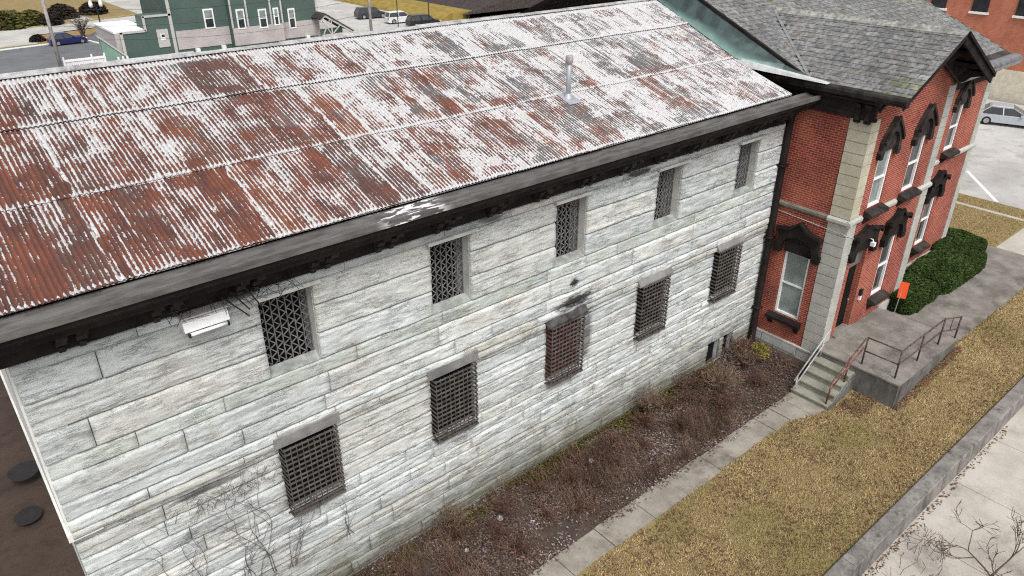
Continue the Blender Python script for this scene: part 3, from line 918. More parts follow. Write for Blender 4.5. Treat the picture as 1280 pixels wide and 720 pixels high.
# vent pipe through the roof
vx, vy = 13.66, 1.42
vz = rz(vy)
vt = MB()
vt.tube([(vx, vy, vz - 0.1), (vx, vy, vz + 1.02)], 0.066, 14)
vp = vt.build("vent_pipe", MGALV, jail, True)
c = MB()
c.lathe((vx, vy, vz + 0.98), [(0.068, -.08), (0.10, -0.06), (0.10, 0.10), (0.095, 0.12), (0.0, 0.125)], 14)
c.build("vent_cap", simple("dull_vent_cap", (0.36, 0.33, 0.33), 0.7), vp, True)
c = MB()
c.lathe((vx, vy, vz), [(0.17, -0.05), (0.13, 0.04), (0.08, 0.13), (0.07, 0.15)], 14)
c._add([(vx - 0.22, vy - 0.30, rz(vy - 0.30) + 0.035), (vx + 0.22, vy - 0.30, rz(vy - 0.30) + 0.035), (vx + 0.22, vy + 0.2, rz(vy + 0.2) + 0.05), (vx - 0.22, vy + 0.2, rz(vy + 0.2) + 0.05)], [(0, 1, 2, 3)])
c.build("flashing", MGALV, vp, True)

# floodlight box below the eaves
fl = thing("floodlight", (3.2, -0.25, 8.2), "white box floodlight fixed to the stone wall under the left eaves", "floodlight")
b = MB()
b.prism([(0.0, 8.40), (-0.28, 8.35), (-0.33, 8.18), (-0.20, 8.14), (0.0, 8.22)], lambda a, c, d: (d, a, c), 2.80, 3.60)
b.build("housing", MWHITE, fl)
b = MB()
b.box(2.79, 3.61, -0.27, -0.02, 8.405, 8.43)
b.build("top_plate", MTAUPE, fl)
b = MB()
b.tube([(2.87, -0.36, 8.14), (3.53, -0.36, 8.14)], 0.032, 10)
b.build("lamp_tube", simple("bright_white_tube", (0.88, 0.88, 0.88), 0.3), fl, True)
b = MB()
for xx in (2.84, 3.53):
    b.box(xx, xx + 0.035, -0.40, -0.32, 8.10, 8.18)
b.build("end_cap", MBLACK, fl)
b = MB()
b.tube([(3.2, -0.02, 8.06), (3.2, -0.16, 8.05), (3.2, -0.20, 8.10)], 0.05, 8)
b.build("bracket", MBLACK, fl)

# ------------------------------------------------------------------ brick house
HX, HY = 22.37, -2.68          # side wall plane, front wall plane of the wing
WX = 28.05                     # right corner of the wing
BY, BX = -1.75, 34.35          # recessed bay: its wall plane and its end
house = thing("brick_house", (28.0, 0.0, 0.0), "two storey red brick house with stone quoins, dark hood moulds and a grey slate roof", "house")
def gab(x):
    return 11.40 - 0.515 * abs(25.2 - x)
def mainz(y):
    return 10.11 + 0.435 * y
SIDEW = (-1.68, -0.70, 1.62, 4.35)                # side window opening: y0,y1,z0,z1
FRONT = [(23.42, 24.30, 5.93, 8.05), (25.80, 26.70, 5.93, 8.05), (23.20, 24.22, 1.2, 4.55), (25.50, 26.36, 1.95, 4.42)]
BAY = [(31.30, 32.15, 6.05, 8.05), (31.02, 31.86, 2.02, 4.35)]
wl = MB()
def xz_wall(x0, x1, z0, z1, opens, y):
    xs = sorted({x0, x1} | {o[0] for o in opens} | {o[1] for o in opens})
    zs = sorted({z0, z1} | {o[2] for o in opens} | {o[3] for o in opens})
    cells(wl, xs, zs, opens, lambda a, c: (a, y, c))
    for a, b, c, d in opens:
        yb = y + 0.26
        wl.quad((a, y, c), (a, yb, c), (a, yb, d), (a, y, d))
        wl.quad((b, y, c), (b, yb, c), (b, yb, d), (b, y, d))
        wl.quad((a, y, d), (a, yb, d), (b, yb, d), (b, y, d))
        wl.quad((a, y, c), (a, yb, c), (b, yb, c), (b, y, c))
ys = sorted({HY, 3.0, SIDEW[0], SIDEW[1]})
zs = sorted({0.70, 9.75, SIDEW[2], SIDEW[3]})
cells(wl, ys, zs, [SIDEW], lambda a, c: (HX, a, c))
a, b, c, d = SIDEW
for q in (((HX, a, c), (HX + .26, a, c), (HX + .26, a, d), (HX, a, d)), ((HX, b, c), (HX + .26, b, c), (HX + .26, b, d), (HX, b, d)), ((HX, a, d), (HX + .26, a, d), (HX + .26, b, d), (HX, b, d)), ((HX, a, c), (HX + .26, a, c), (HX + .26, b, c), (HX, b, c))):
    wl.quad(*q)
xz_wall(HX, WX, 0.72, 9.7, FRONT, HY)
wl.quad((HX, HY, 9.7), (WX, HY, 9.7), (WX, HY, gab(WX) - .06), (25.2, HY, 11.33), (HX, HY, gab(HX) - .06))
wl.quad((WX, HY, 0.7), (WX, BY, 0.7), (WX, BY, 9.7), (WX, HY, 9.7))
xz_wall(WX, BX, 1.25, 9.3, BAY, BY)
wl.quad((BX, BY, 0.7), (BX, 9.5, 0.7), (BX, 9.5, 9.3), (BX, BY, 9.3))
wl.build("wall", MBRICK, house)
# foundation
fo = MB()
random.seed(21)
for r, (za, zb) in enumerate(((-0.6, 0.02), (0.03, 0.34), (0.35, 0.66))):
    y = HY - 0.05
    while y < 0.2:
        y1 = min(y + random.uniform(0.7, 1.4), 0.25)
        fo.box(HX - 0.06 - random.uniform(0, .05), HX + 0.4, y, y1 - 0.025, za, zb - .012)
        y = y1
fo.box(HX - 0.10, HX + 0.3, HY - 0.03, 0.2, 0.665, 0.72)
MFOUND = M_concrete("pale_foundation_stone", (0.36, 0.36, 0.34), (0.48, 0.48, 0.46), (0.20, 0.19, 0.15), 1.6)
fo.build("foundation", MFOUND, house)
fo = MB()
x = WX
while x < BX:
    x1 = min(x + random.uniform(0.5, 0.9), BX + 0.05)
    fo.box(x, x1 - 0.012, BY - 0.08 - random.uniform(0, .03), BY + 0.2, 0.5, 1.24)
    x = x1
fo.box(26.4, WX + 0.07, HY - 0.07, HY + 0.2, 0.4, 1.24)
fo.box(WX - 0.3, WX + 0.09, HY - 0.09, BY, 0.4, 1.0)
fo.build("foundation", MFOUND, house)
# quoins: bevelled courses of stone wrapping the corner
def quoin(x0, x1, y0, y1, z0, z1, sx, sy, mat, name="quoin", n=None, flare=0.03):
    q = MB()
    n = n or int(round((z1 - z0) / 0.37))
    h = (z1 - z0) / n
    for i in range(n):
        a, b = z0 + i * h, z0 + (i + 1) * h
        e = 0.02
        for (p, r, o) in ((a, a + e, 0.0), (a + e, b - e, flare), (b - e, b - 0.002, 0.0)):
            ex0, ex1 = x0 - (0.012 + o if sx <= 0 else 0), x1 + (0.012 + o if sx >= 0 else 0)
            q.box(ex0, ex1, y0 - (0.012 + o), y1, p, r)
    return q.build(name, mat, house)
quoin(HX, HX + 0.50, HY, HY + 0.66, 5.80, 9.0, -1, 0, MQUOIN, flare=0.022)
quoin(HX, HX + 0.50, HY, HY + 0.66, 0.72, 5.58, -1, 0, MQUOING, flare=0.022)
quoin(WX - 0.50, WX, HY, HY + 0.5, 1.24, 9.3, 1, 0, MQUOING, flare=0.02)
quoin(BX - 0.42, BX, BY, BY + 0.5, 1.24, 9.1, 1, 0, MQUOING, flare=0.02)
# belt course
be = MB()
be.prism([(0, 5.60), (-0.05, 5.60), (-0.09, 5.66), (-0.09, 5.74), (-0.02, 5.79), (0, 5.79)], lambda a, b, d: (HX + a, d, b), HY + 0.66, 0.0)
be.build("belt_course", MBELT, house)
be = MB()
be.prism([(0.0, 5.585), (-0.08, 5.585), (-0.14, 5.65), (-0.14, 5.74), (-0.06, 5.795), (0, 5.795)], lambda a, b, d: (HX + a, d, b), HY - 0.14, HY + 0.68)
pr = [(0.0, 5.585), (-0.06, 5.585), (-0.11, 5.65), (-0.11, 5.74), (-0.03, 5.795), (0, 5.795)]
for a, b in ((HX - 0.13, HX + 0.72), (24.55, 25.45), (26.95, WX + 0.1)):
    MB().prism(pr, lambda p, q, d: (d, HY + p, q), a, b).build("belt_course", MQUOING, house)
for a, b in ((WX + 0.1, 30.95), (32.4, BX + 0.12)):
    MB().prism(pr, lambda p, q, d: (d, BY + p, q), a, b).build("belt_course", MQUOING, house)
be.build("belt_course", MQUOING, house)
cb = MB()
cb.tube([(HX - 0.02, -0.1, 5.42), (HX - 0.02, -1.1, 5.36), (HX - 0.04, HY - 0.04, 5.28), (HX + 0.5, HY - 0.05, 5.05), (23.1, HY - 0.02, 4.75), (24.2, HY - 0.02, 4.58)], 0.014, 5)
cb.tube([(HX - 0.02, -0.12, 5.42), (HX - 0.02, -0.14, 4.6)], 0.014, 5)
cb.build("cable", MTAUPE, house)

# windows: frame, sashes, panes, sill, hood
def sash_window(fn, u0, u1, z0, z1, glass, rec=0.045):
    """fn(u, d, z): d outward from wall plane (negative = into wall)"""
    def bx(mb, a, b, d0, d1, c, e):
        mb.prism([(a, c), (b, c), (b, e), (a, e)], lambda p, q, d: fn(p, d, q), d0, d1)
    f = MB()
    t = 0.075
    bx(f, u0, u0 + t, -rec - .08, -rec + .02, z0, z1)
    bx(f, u1 - t, u1, -rec - .08, -rec + .02, z0, z1)
    bx(f, u0 + t, u1 - t, -rec - .08, -rec + .02, z0, z0 + t)
    bx(f, u0 + t, u1 - t, -rec - .08, -rec + .02, z1 - t, z1)
    zm = (z0 + z1) / 2
    bx(f, u0 + t, u1 - t, -rec - .06, -rec + .012, zm - .03, zm + .03)
    win = f.build("window", MWHITE, house)
    for c, e, dd in ((z0 + t, zm - .03, 0.045), (zm + .03, z1 - t, 0.02)):
        g = MB()
        bx(g, u0 + t, u1 - t, -rec - .03 - dd, -rec - .02 - dd, c, e)
        g.build("pane", glass, win)
    return win
def sill(fn, u0, u1, z, win, mat, h=0.36, out=0.22):
    s = MB()
    s.prism([(-0.14, z), (0.02, z - 0.03), (out, z - 0.12), (out, z - 0.22), (0.0, z - 0.26), (-0.14, z - 0.2)], lambda d, q, u: fn(u, d, q), u0 - 0.16, u1 + 0.16)
    for u in (u0 - 0.10, u1 - 0.05):
        s.prism([(0.001, z - .26), (out - .05, z - .225), (0.05, z - .26 - h * .6), (0.001, z - .26 - h * .6)], lambda d, q, w: fn(w, d, q), u, u + 0.15)
    s.build("sill", mat, win)
def ped_hood(fn, u0, u1, z, win, apex=0.92):
    """low pediment on curved brackets over a flat window head at z"""
    c = (u0 + u1) / 2
    w = (u1 - u0) / 2
    O = [(-w - .36, -.34), (-w - .38, -.08), (-w - .26, .10), (-w - .24, .34), (-w - .30, .44), (-w - .28, .56), (-w * .6, .66), (0, apex), (w * .6, .66), (w + .28, .56), (w + .30, .44), (w + .24, .34), (w + .26, .10), (w + .38, -.08), (w + .36, -.34)]
    I = [(-w - .10, -.34), (-w - .08, -.10), (-w - .04, .02), (-w, .12), (-w + .02, .18), (-w * .8, .24), (-w * .5, .30), (0, .34), (w * .5, .30), (w * .8, .24), (w - .02, .18), (w, .12), (w + .04, .02), (w + .08, -.10), (w + .10, -.34)]
    h = MB()
    fw = lambda p, q, d: fn(c + p, d, z + q)
    h.band(O, I, fw, 0.002, 0.17)
    O2 = [(p * 1.05, q + .05) for p, q in O[4:11]]
    I2 = [(p, q - .05) for p, q in O[4:11]]
    h.band(O2, I2, fw, 0.172, 0.27)
    h.prism([(-w, .12), (-w, -.27 if z == SIDEW[3] else -.16), (w, -.27 if z == SIDEW[3] else -.16), (w, .12), (w * .5, .295), (0, .335), (-w * .5, .295)], fw, 0.003, 0.06)
    h.build("hood", MDARK, win)
def arch_hood(fn, u0, u1, z, win):
    c = (u0 + u1) / 2
    w = (u1 - u0) / 2
    O = [(-w - .20, -.42), (-w - .24, -.20), (-w - .16, -.12), (-w - .17, .12), (-w * .95, .40), (-w * .5, .64), (-.10, .74), (0, .88), (.10, .74), (w * .5, .64), (w * .95, .40), (w + .17, .12), (w + .16, -.12), (w + .24, -.20), (w + .20, -.42)]
    I = [(-w - .02, -.42), (-w - .01, -.20), (-w, -.12), (-w, .02), (-w * .85, .20), (-w * .5, .34), (-.10, .40), (0, .40), (.10, .40), (w * .5, .34), (w * .85, .20), (w, .02), (w, -.12), (w + .01, -.20), (w + .02, -.42)]
    h = MB()
    fw = lambda p, q, d: fn(c + p, d, z + q)
    h.band(O, I, fw, 0.002, 0.15)
    h.band([(p * 1.03, q + .04) for p, q in O[3:12]], [(p * .97, q - .07) for p, q in O[3:12]], fw, 0.152, 0.22)
    h.prism([(-w, .018), (-w, -.22), (w, -.22), (w, .018), (w * .85, .195), (w * .5, .335), (0, .395), (-w * .5, .335), (-w * .85, .195)], fw, 0.003, 0.05)
    h.build("hood", MDARK2, win)
fside = lambda u, d, z: (HX - d, u, z)
ffront = lambda u, d, z: (u, HY - d, z)
fbay = lambda u, d, z: (u, BY - d, z)
w = sash_window(fside, SIDEW[0] + .02, SIDEW[1] - .02, 1.63, 4.08, MPALEGLASS, 0.09)
sill(fside, SIDEW[0], SIDEW[1], 1.64, w, MDARK)
ped_hood(fside, SIDEW[0], SIDEW[1], 4.35, w)
for k, (a, b, c, d) in enumerate(FRONT):
    if k == 2:
        continue
    w = sash_window(ffront, a + .01, b - .01, c, d - (.20 if k < 2 else .15), MGLASS if k != 0 else MPALEGLASS)
    sill(ffront, a, b, c, w, MDARK2, out=0.30)
    (arch_hood if k < 2 else ped_hood)(ffront, a, b, d, w)
for k, (a, b, c, d) in enumerate(BAY):
    w = sash_window(fbay, a + .01, b - .01, c, d - (.20 if k < 1 else .15), MGLASS)
    sill(fbay, a, b, c, w, MDARK2, out=0.30)
    (arch_hood if k < 1 else ped_hood)(fbay, a, b, d, w)
# door
a, b, c, d = FRONT[2]
dr = MB()
dr.box(a + 0.01, b - 0.01, HY + 0.22, HY + 0.27, 1.2, 3.72)
for z0, z1 in ((1.4, 2.3), (2.45, 3.6)):
    for x0, x1 in ((a + .12, a + .46), (b - .46, b - .12)):
        dr.box(x0, x1, HY + 0.205, HY + 0.218, z0, z1)
door = dr.build("door", MVOID, house)
t = MB()
t.box(a + 0.005, b - 0.005, HY + 0.10, HY + 0.26, 3.73, 4.54)
t.build("transom_panel", simple("grey_brown_transom", (0.115, 0.105, 0.095), 0.7), door)
t = MB()
t.lathe((b - 0.12, HY + 0.17, 2.25), [(0.0, -.03), (0.03, -.02), (0.03, .02), (0.0, .03)], 10)
t.build("handle", MGALV, door)
ped_hood(ffront, a, b, 4.52, door, 0.8)
t = MB()
t.box(23.98, 24.10, HY - 0.30, HY - 0.16, 4.50, 4.64)
t.tube([(24.04, HY - 0.05, 4.75), (24.04, HY - 0.2, 4.72), (24.04, HY - 0.23, 4.63)], 0.02, 6)
t.build("porch_light", MWHITE, house)
t = MB()
t.box(24.42, 24.56, HY - 0.10, HY - 0.004, 2.38, 2.62)
ib = t.build("mailbox", MBLACK, house)
MB().box(24.44, 24.54, HY - 0.09, HY - 0.01, 2.20, 2.375).build("paper_slot", MWHITE, ib)

# roofs
def slates(name, o, du, dv, nrm, nu, nv_, w, h, ok, seed):
    """rows of separate thick slates on a plane: o origin, du along the eave, dv up the slope"""
    rs = random.Random(seed)
    mb = MB()
    o, du, dv, nrm = Vector(o), Vector(du).normalized(), Vector(dv).normalized(), Vector(nrm).normalized()
    for j in range(nv_):
        for i in range(-1, nu):
            u0 = i * w + (w / 2 if j % 2 else 0) + rs.uniform(-.008, .008)
            w_ = w
            if u0 < 0:
                w_ = w + u0
                u0 = 0.0
                if w_ < .05:
                    continue
            v0 = j * h + rs.uniform(-.012, .012)
            cen = o + du * (u0 + w_ / 2) + dv * (v0 + h * .6)
            if not ok(cen):
                continue
            g = rs.uniform(0.80, 1.10)
            n_ = vnoise(np.array([cen.x * .9]), np.array([cen.y * .9]), 3.0, 5)[0]
            g *= 0.72 + .55 * float(fbm(np.array([cen.x * .7]), np.array([cen.y * .7]), 1.0, 3, 9)[0])
            moss = max(0.0, n_ - .72) * 1.5 + (.55 * rs.random() if (cen.y < -2.9 and cen.x < 23.0 and cen.x > 22.2) else 0)
            warm = rs.uniform(-.02, .045)
            if rs.random() < .03:
                g *= 1.3
            mb.tint = (g * (1 + warm - .1 * moss), g * (1 + .2 * warm), g * (1 - warm - .55 * moss))
            lift, low = .022 + rs.uniform(0, .008), .008
            L = h * 1.25
            ww = w_ - rs.uniform(.006, .016)
            cut = min(ww * .3, rs.uniform(0.004, 0.03))
            pts = [(cut, 0, lift), (ww - cut, 0, lift), (ww, cut, lift), (ww, L, low), (0, L, low), (0, cut, lift)]
            v = [o + du * (u0 + p) + dv * (v0 + q) + nrm * r for p, q, r in pts] + [o + du * (u0 + p) + dv * (v0 + q) + nrm * (r - .018) for p, q, r in pts]
            n = 6
            mb._add(v, [tuple(range(n))] + [(k, (k + 1) % n, n + (k + 1) % n, n + k) for k in range(n)])
    mb.tint = None
    return mb
GE = 22.16
sl = math.hypot(1, .515)
YF = -3.66
def ok_left(p):
    return p.z > mainz(p.y) - .0 and p.y > YF and p.x < 25.12
base = MB()
base.quad((GE, YF, gab(GE)), (25.2, YF, 11.40), (25.2, 3.2, 11.40), (GE, 3.2, gab(GE)))
base.quad((28.25, YF, gab(28.25)), (25.2, YF, 11.40), (25.2, 3.2, 11.40), (28.25, 3.2, gab(28.25)))
base.quad((22.2, -1.9, mainz(-1.9)), (35.45, -1.9, mainz(-1.9)), (35.45, 7.0, mainz(7.0)), (22.2, 7.0, mainz(7.0)))
base.quad((22.2, 16.0, mainz(-2)), (35.45, 16.0, mainz(-2)), (35.45, 7.0, mainz(7.0)), (22.2, 7.0, mainz(7.0)))
# keep the main slope from poking through the gable wing
base.f.pop(2)
for xa, xb in ((22.2, 25.2), (25.2, 28.25)):
    ya, yb = (gab(xa) - 10.11) / .435, (gab(xb) - 10.11) / .435
    base.quad((xa, ya, mainz(ya)), (xb, yb, mainz(yb)), (xb, 7.0, mainz(7.0)), (xa, 7.0, mainz(7.0)))
base.quad((28.25, -1.9, mainz(-1.9)), (35.45, -1.9, mainz(-1.9)), (35.45, 7.0, mainz(7.0)), (28.25, 7.0, mainz(7.0)))
hroof = base.build("roof", MSHINGD, house)
m1 = slates("s", (GE, YF, gab(GE)), (0, 1, 0), (1, 0, .515), (-.515, 0, 1), 26, 16, .29, .235, ok_left, 1)
m1.build("slates", MSLATE, hroof)
m2 = slates("s", (22.22, -1.6, mainz(-1.6)), (1, 0, 0), (0, 1, .435), (0, -.435, 1), 46, 31, .29, .235, lambda p: p.z > gab(p.x) + .02 and p.x < 35.4, 2)
m2.build("slates", MSLATE, hroof)
m3 = slates("s", (28.25, YF, gab(28.25)), (0, 1, 0), (-1, 0, .515), (.515, 0, 1), 30, 18, .25, .205, lambda p: p.z > mainz(p.y) and p.y > YF and p.x > 25.28, 3)
m3.build("slates", MSLATE, hroof)
rs = random.Random(4)
rg = MB()
y = YF - .01
while y < 2.9:
    g = rs.uniform(1.0, 1.7)
    rg.tint = (g, g, g * .93)
    e = rs.uniform(0, .012)
    rg._add([(25.2 - .26, y, 11.40 - .134 + .05 + e), (25.2, y, 11.40 + .06 + e), (25.2 + .26, y, 11.40 - .134 + .05 + e), (25.2 - .26, y + .28, 11.40 - .134 + .04), (25.2, y + .28, 11.40 + .048), (25.2 + .26, y + .28, 11.40 - .134 + .04),
             (25.2 - .26, y, 11.40 - .134 + .02), (25.2, y, 11.40 + .03), (25.2 + .26, y, 11.40 - .134 + .02)],
            [(0, 1, 4, 3), (1, 2, 5, 4), (0, 6, 7, 1), (1, 7, 8, 2), (0, 3, 6)])
    y += .27
rg.tint = None
rg.build("ridge_tiles", MSLATE, hroof)
va = MB()
vlo = ((gab(22.2) - 10.11) / .435)
va.beam((22.2, vlo, gab(22.2) + .035), (25.2, (11.40 - 10.11) / .435, 11.435), 0.10, 0.03)
va.build("valley_flashing", simple("lead_valley", (0.17, 0.175, 0.18), 0.55), hroof)
# rake trim of the main roof and verdigris cheek
ra = MB()
ra.beam((22.2, -0.75, mainz(-.75) + .02), (22.2, 7.0, mainz(7.0) + .02), 0.10, 0.09)
ra.build("rake_trim", MDARK, hroof)
cp = MB()
B = [(22.35, 7.0, rz(5.8) + .05), (22.1, 5.8, rz(5.8) + .06), (21.82, 4.55, rz(4.55) + .05), (21.20, 1.62, rz(1.62) + .06), (21.95, 0.35, 10.03), (22.16, -0.75, 9.96)]
T = [(22.19, 7.0, mainz(7) - .03), (22.17, 5.8, mainz(5.8) - .03), (22.17, 4.55, mainz(4.55) - .03), (22.17, 1.62, mainz(1.62) - .03), (22.17, 0.35, mainz(.35) - .03), (22.17, -0.75, mainz(-.75) - .03)]
for i in range(5):
    cp.quad(B[i], B[i + 1], T[i + 1], T[i])
cp.beam((21.98, 5.3, rz(5.3) + .08), (22.14, 5.1, mainz(5.1) - .06), .03, .03)
cp.build("copper_cheek", MCOP, house)
fl_ = MB()
fl_._add([(21.15, 1.75, rz(1.75) + .05), (21.25, 1.35, 10.12), (21.98, -1.25, 9.905), (22.2, -1.25, 9.92), (22.15, -.6, 10.0), (21.9, .4, 10.06), (21.28, 1.62, 10.37)], [(0, 1, 2, 3, 4, 5, 6)])
fl_.build("flashing", M_concrete("chalky_flashing", (0.36, 0.365, 0.36), (0.56, 0.57, 0.565), (0.2, 0.2, 0.2), 4.0), house)
# side cornice and gutter
cn = MB()
gp = [(22.22, 9.90), (22.08, 9.895), (22.0, 9.87), (21.98, 9.80), (22.03, 9.68), (22.10, 9.62), (22.22, 9.62)]
cn.prism(gp, lambda a, b, d: (a, d, b), YF - 0.02, 1.30)
gut = cn.build("gutter", MDARK2, house)
cn = MB()
cn.prism([(22.36, 9.61), (22.05, 9.61), (22.09, 9.54), (22.26, 9.50), (22.26, 9.20), (22.22, 9.16), (22.22, 9.02), (22.36, 9.02)], lambda a, b, d: (a, d, b), HY - .1, 1.4)
cnr = cn.build("cornice", MDARK, house)
bq = MB()
for y in (HY + .02, HY + .34):
    bq.prism([(22.35, 9.49), (22.08, 9.50), (22.10, 9.38), (22.20, 9.30), (22.20, 9.12), (22.14, 9.02), (22.18, 8.92), (22.35, 8.90)], lambda a, b, d: (a, d, b), y, y + .15)
bq.box(22.30, 22.42, HY - .12, HY + .62, 8.99, 9.08)
bq.build("bracket", MDARK, cnr)
# front gable: soffit, barge boards, frieze on the wall, brackets
bg_ = MB()
for s in (1, -1):
    e = 28.32 if s > 0 else 22.02
    P1 = lambda x, dz: (x, YF, gab(x) + dz)
    bg_.prism([(25.2, 11.385), (e, gab(e) - .015), (e, gab(e) - (.34 if s > 0 else .20)), (25.2, 11.03 if s > 0 else 11.18)], lambda a, b, d: (a, d, b), YF + .02, YF + .08)
    if s > 0:
        bg_.prism([(25.2, 11.41), (e, gab(e) + .01), (e, gab(e) - .09), (25.2, 11.31)], lambda a, b, d: (a, d, b), YF - .05, YF + .018)
    bg_.prism([(25.2, 11.36), (e, gab(e) - .04), (e, gab(e) - .12), (25.2, 11.28)], lambda a, b, d: (a, d, b), YF + .082, HY - .004)
bg_.build("barge_board", MDARK, hroof)
fz = MB()
for s in (1, -1):
    e = 28.05 if s > 0 else 22.4
    fz.prism([(25.2, 11.26), (e, gab(e) - .14), (e, gab(e) - .62), (25.2, 10.78)], lambda a, b, d: (a, d, b), HY - .10, HY - .003)
    fz.prism([(25.2, 10.80), (e, gab(e) - .60), (e, gab(e) - .68), (25.2, 10.72)], lambda a, b, d: (a, d, b), HY - .17, HY - .102)
fz.build("gable_frieze", MDARK2, hroof)
for x in (23.0, 24.1, 25.12, 26.2, 27.2, 27.85):
    b = MB()
    zt = gab(x + .08) - .16
    b.prism([(HY - .104, zt), (YF + .12, zt), (YF + .14, zt - .12), (HY - .45, zt - .22), (HY - .28, zt - .40), (HY - .104, zt - .46)], lambda a, c, d: (d, a, c), x, x + .16)
    b.build("bracket", MDARK2, hroof)
# main eave on the right of the wing
me_ = MB()
me_.prism([(-1.84, 9.32), (-1.98, 9.34), (-2.20, 9.30), (-2.30, 9.16), (-2.22, 8.98), (-2.0, 8.92), (-1.84, 8.95)], lambda a, b, d: (d, a, b), 28.4, 35.5)
me_.build("gutter", MSILVER, house, True)
me_ = MB()
me_.prism([(-1.76, 9.29), (-1.83, 9.29), (-1.83, 8.93), (-2.0, 8.90), (-2.0, 8.84), (-1.86, 8.78), (-1.86, 8.55), (-1.76, 8.55)], lambda a, b, d: (d, a, b), 28.35, 34.3)
me_.build("cornice", MDARK, house)
ch = MB()
ch.box(25.4, 26.3, 4.2, 5.1, 11.5, 14.2)
ch.box(25.32, 26.38, 4.12, 5.18, 14.2, 14.4)
ch.build("chimney", MBRICK, hroof)

# ------------------------------------------------------------------ porch, steps and rails
po = thing("concrete_porch", (24.2, -4.2, 0.0), "stained grey concrete porch with five steps at the side of the brick house", "porch")
b = MB()
b.box(22.02, 26.46, -5.585, HY - 0.005, -0.3, 1.09)
b.build("base", MPFACE, po)
b = MB()
b.box(22.0, 26.48, -5.60, HY - 0.005, 1.092, 1.15)
b.box(23.1, 24.35, HY - 0.12, HY + 0.20, 1.152, 1.22)
b.build("slab", MPORCH, po)
b = MB()
for i in range(4):
    b.box(20.53 + .368 * i, 20.53 + .368 * (i + 1) + .02, -4.16, -2.86, -0.2, 0.23 * (i + 1) - .055)
    b.box(20.50 + .368 * i, 20.53 + .368 * (i + 1) + .01, -4.17, -2.85, 0.23 * (i + 1) - .053, 0.23 * (i + 1))
b.build("steps", MSTEP, po)
b = MB()
b.prism([(20.54, -0.2), (20.54, .14), (20.9, .20), (22.0, .88), (22.0, -0.2)], lambda a, c, d: (a, d, c), -4.215, -4.175)
b.build("cheek_wall", MPFACE, po)

def rails(name, label, pts, posts, mat, extra=()):
    t = thing(name, posts[0][0], label, "railing")
    for p, q in posts:
        MB().tube([p, q], .030, 8).build("post", mat, t, True)
    for r in pts:
        MB().tube(r, .026, 8).build("rail", mat, t, True)
    for e in extra:
        MB().tube(e, .014, 6).build("baluster", mat, t, True)
    return t
z = 1.15
rails("railing", "rusty pipe railing round the outer edge of the concrete porch",
      [[(22.28, -4.2, z + 1.03), (22.32, -5.3, z + 1.03), (25.5, -5.3, z + 1.03)], [(22.28, -4.2, z + .52), (22.32, -5.3, z + .52), (25.5, -5.3, z + .52)],
       [(25.5, -5.3, z + 1.03), (26.38, -5.50, z + .86), (26.4, -5.50, z + .84)], [(25.5, -5.3, z + .52), (26.38, -5.50, z + .38)]],
      [((22.28, -4.2, z), (22.28, -4.2, z + 1.04)), ((22.32, -5.3, z), (22.32, -5.3, z + 1.04)), ((23.9, -5.3, z), (23.9, -5.3, z + 1.03)), ((25.5, -5.3, z), (25.5, -5.3, z + 1.05)), ((26.4, -5.50, z), (26.4, -5.50, z + .88))],
      MRAILD, [((25.95, -5.4, z + .45), (25.95, -5.4, z + .94))])
rails("stair_railing", "grey painted pipe handrail on the house side of the porch steps",
      [[(20.45, -2.93, .62), (22.05, -2.93, 1.75), (22.3, -2.93, 1.9)], [(20.52, -2.93, .30), (22.05, -2.93, 1.40)]],
      [((20.62, -2.93, .22), (20.62, -2.93, .74)), ((21.95, -2.93, .92), (21.95, -2.93, 1.68))], MRAILG)
rails("stair_railing", "flaking red brown pipe handrail on the lawn side of the porch steps",
      [[(20.62, -4.05, .34), (20.75, -4.05, 1.05), (22.25, -4.15, 2.12), (22.28, -4.2, 2.18)], [(20.70, -4.05, .75), (22.26, -4.15, 1.78)]],
      [((20.62, -4.05, .21), (20.75, -4.05, 1.06)), ((21.55, -4.08, .68), (21.55, -4.08, 1.62))], MRAILR)

# orange marker beside the porch
om = thing("marker_post", (27.05, -3.1, 0.8), "bright orange plate on a thin stake in front of the hedge", "marker")
MB().tube([(27.05, -3.1, 0.8), (27.16, -3.12, 2.05)], .016, 6).build("stake", MPOLE, om)
MB().beam((27.16, -3.16, 1.50), (27.16, -3.16, 2.16), .30, .03, (-.9, -.42, 0)).build("plate", MORANGE, om)

# retaining wall along the lawn
rw = MB()
x = -20.0
rs = random.Random(9)
while x < 42:
    x1 = x + rs.uniform(5.5, 6.5)
    e = rs.uniform(-.015, .015)
    rw.prism([(-7.60 + e, -0.8), (-7.60 + e, .09), (-7.63 + e, .12), (-7.99 + e, .12), (-8.02 + e, .09), (-8.08 + e, -.7)], lambda a, b, d: (d, a, b), x, x1 - .012)
    x = x1
tag(rw.build("retaining_wall", MRET), "long weathered grey concrete retaining wall between the lawn and the lower sidewalk", "retaining wall")

# ------------------------------------------------------------------ vegetation
def scatter_quads(P, size, tint, name, mat, flat=0.0, parent=None, stretch=1.5):
    """P (n,3) centres; small randomly turned leaf faces; flat 1 = lying on the ground"""
    n = len(P)
    t = rng.random(n) * 2 * PI
    tilt = (rng.random(n) - .5) * PI * (1 - flat) + (rng.random(n) - .5) * .7 * flat
    a = np.c_[np.cos(t), np.sin(t), np.zeros(n)]
    b0 = np.c_[-np.sin(t), np.cos(t), np.zeros(n)]
    b = b0 * np.cos(tilt)[:, None] + np.array([0, 0, 1.0]) * np.sin(tilt)[:, None]
    s = (size * (0.6 + 0.8 * rng.random(n)))[:, None]
    V = np.stack([P - a * s * stretch, P - b * s * .7 + a * s * .1, P + a * s * stretch, P + b * s * .7 - a * s * .1], 1).reshape(-1, 3)
    F = np.arange(4 * n).reshape(n, 4)
    return np_mesh(name, V, F, mat, np.repeat(tint, 4, 0), parent)
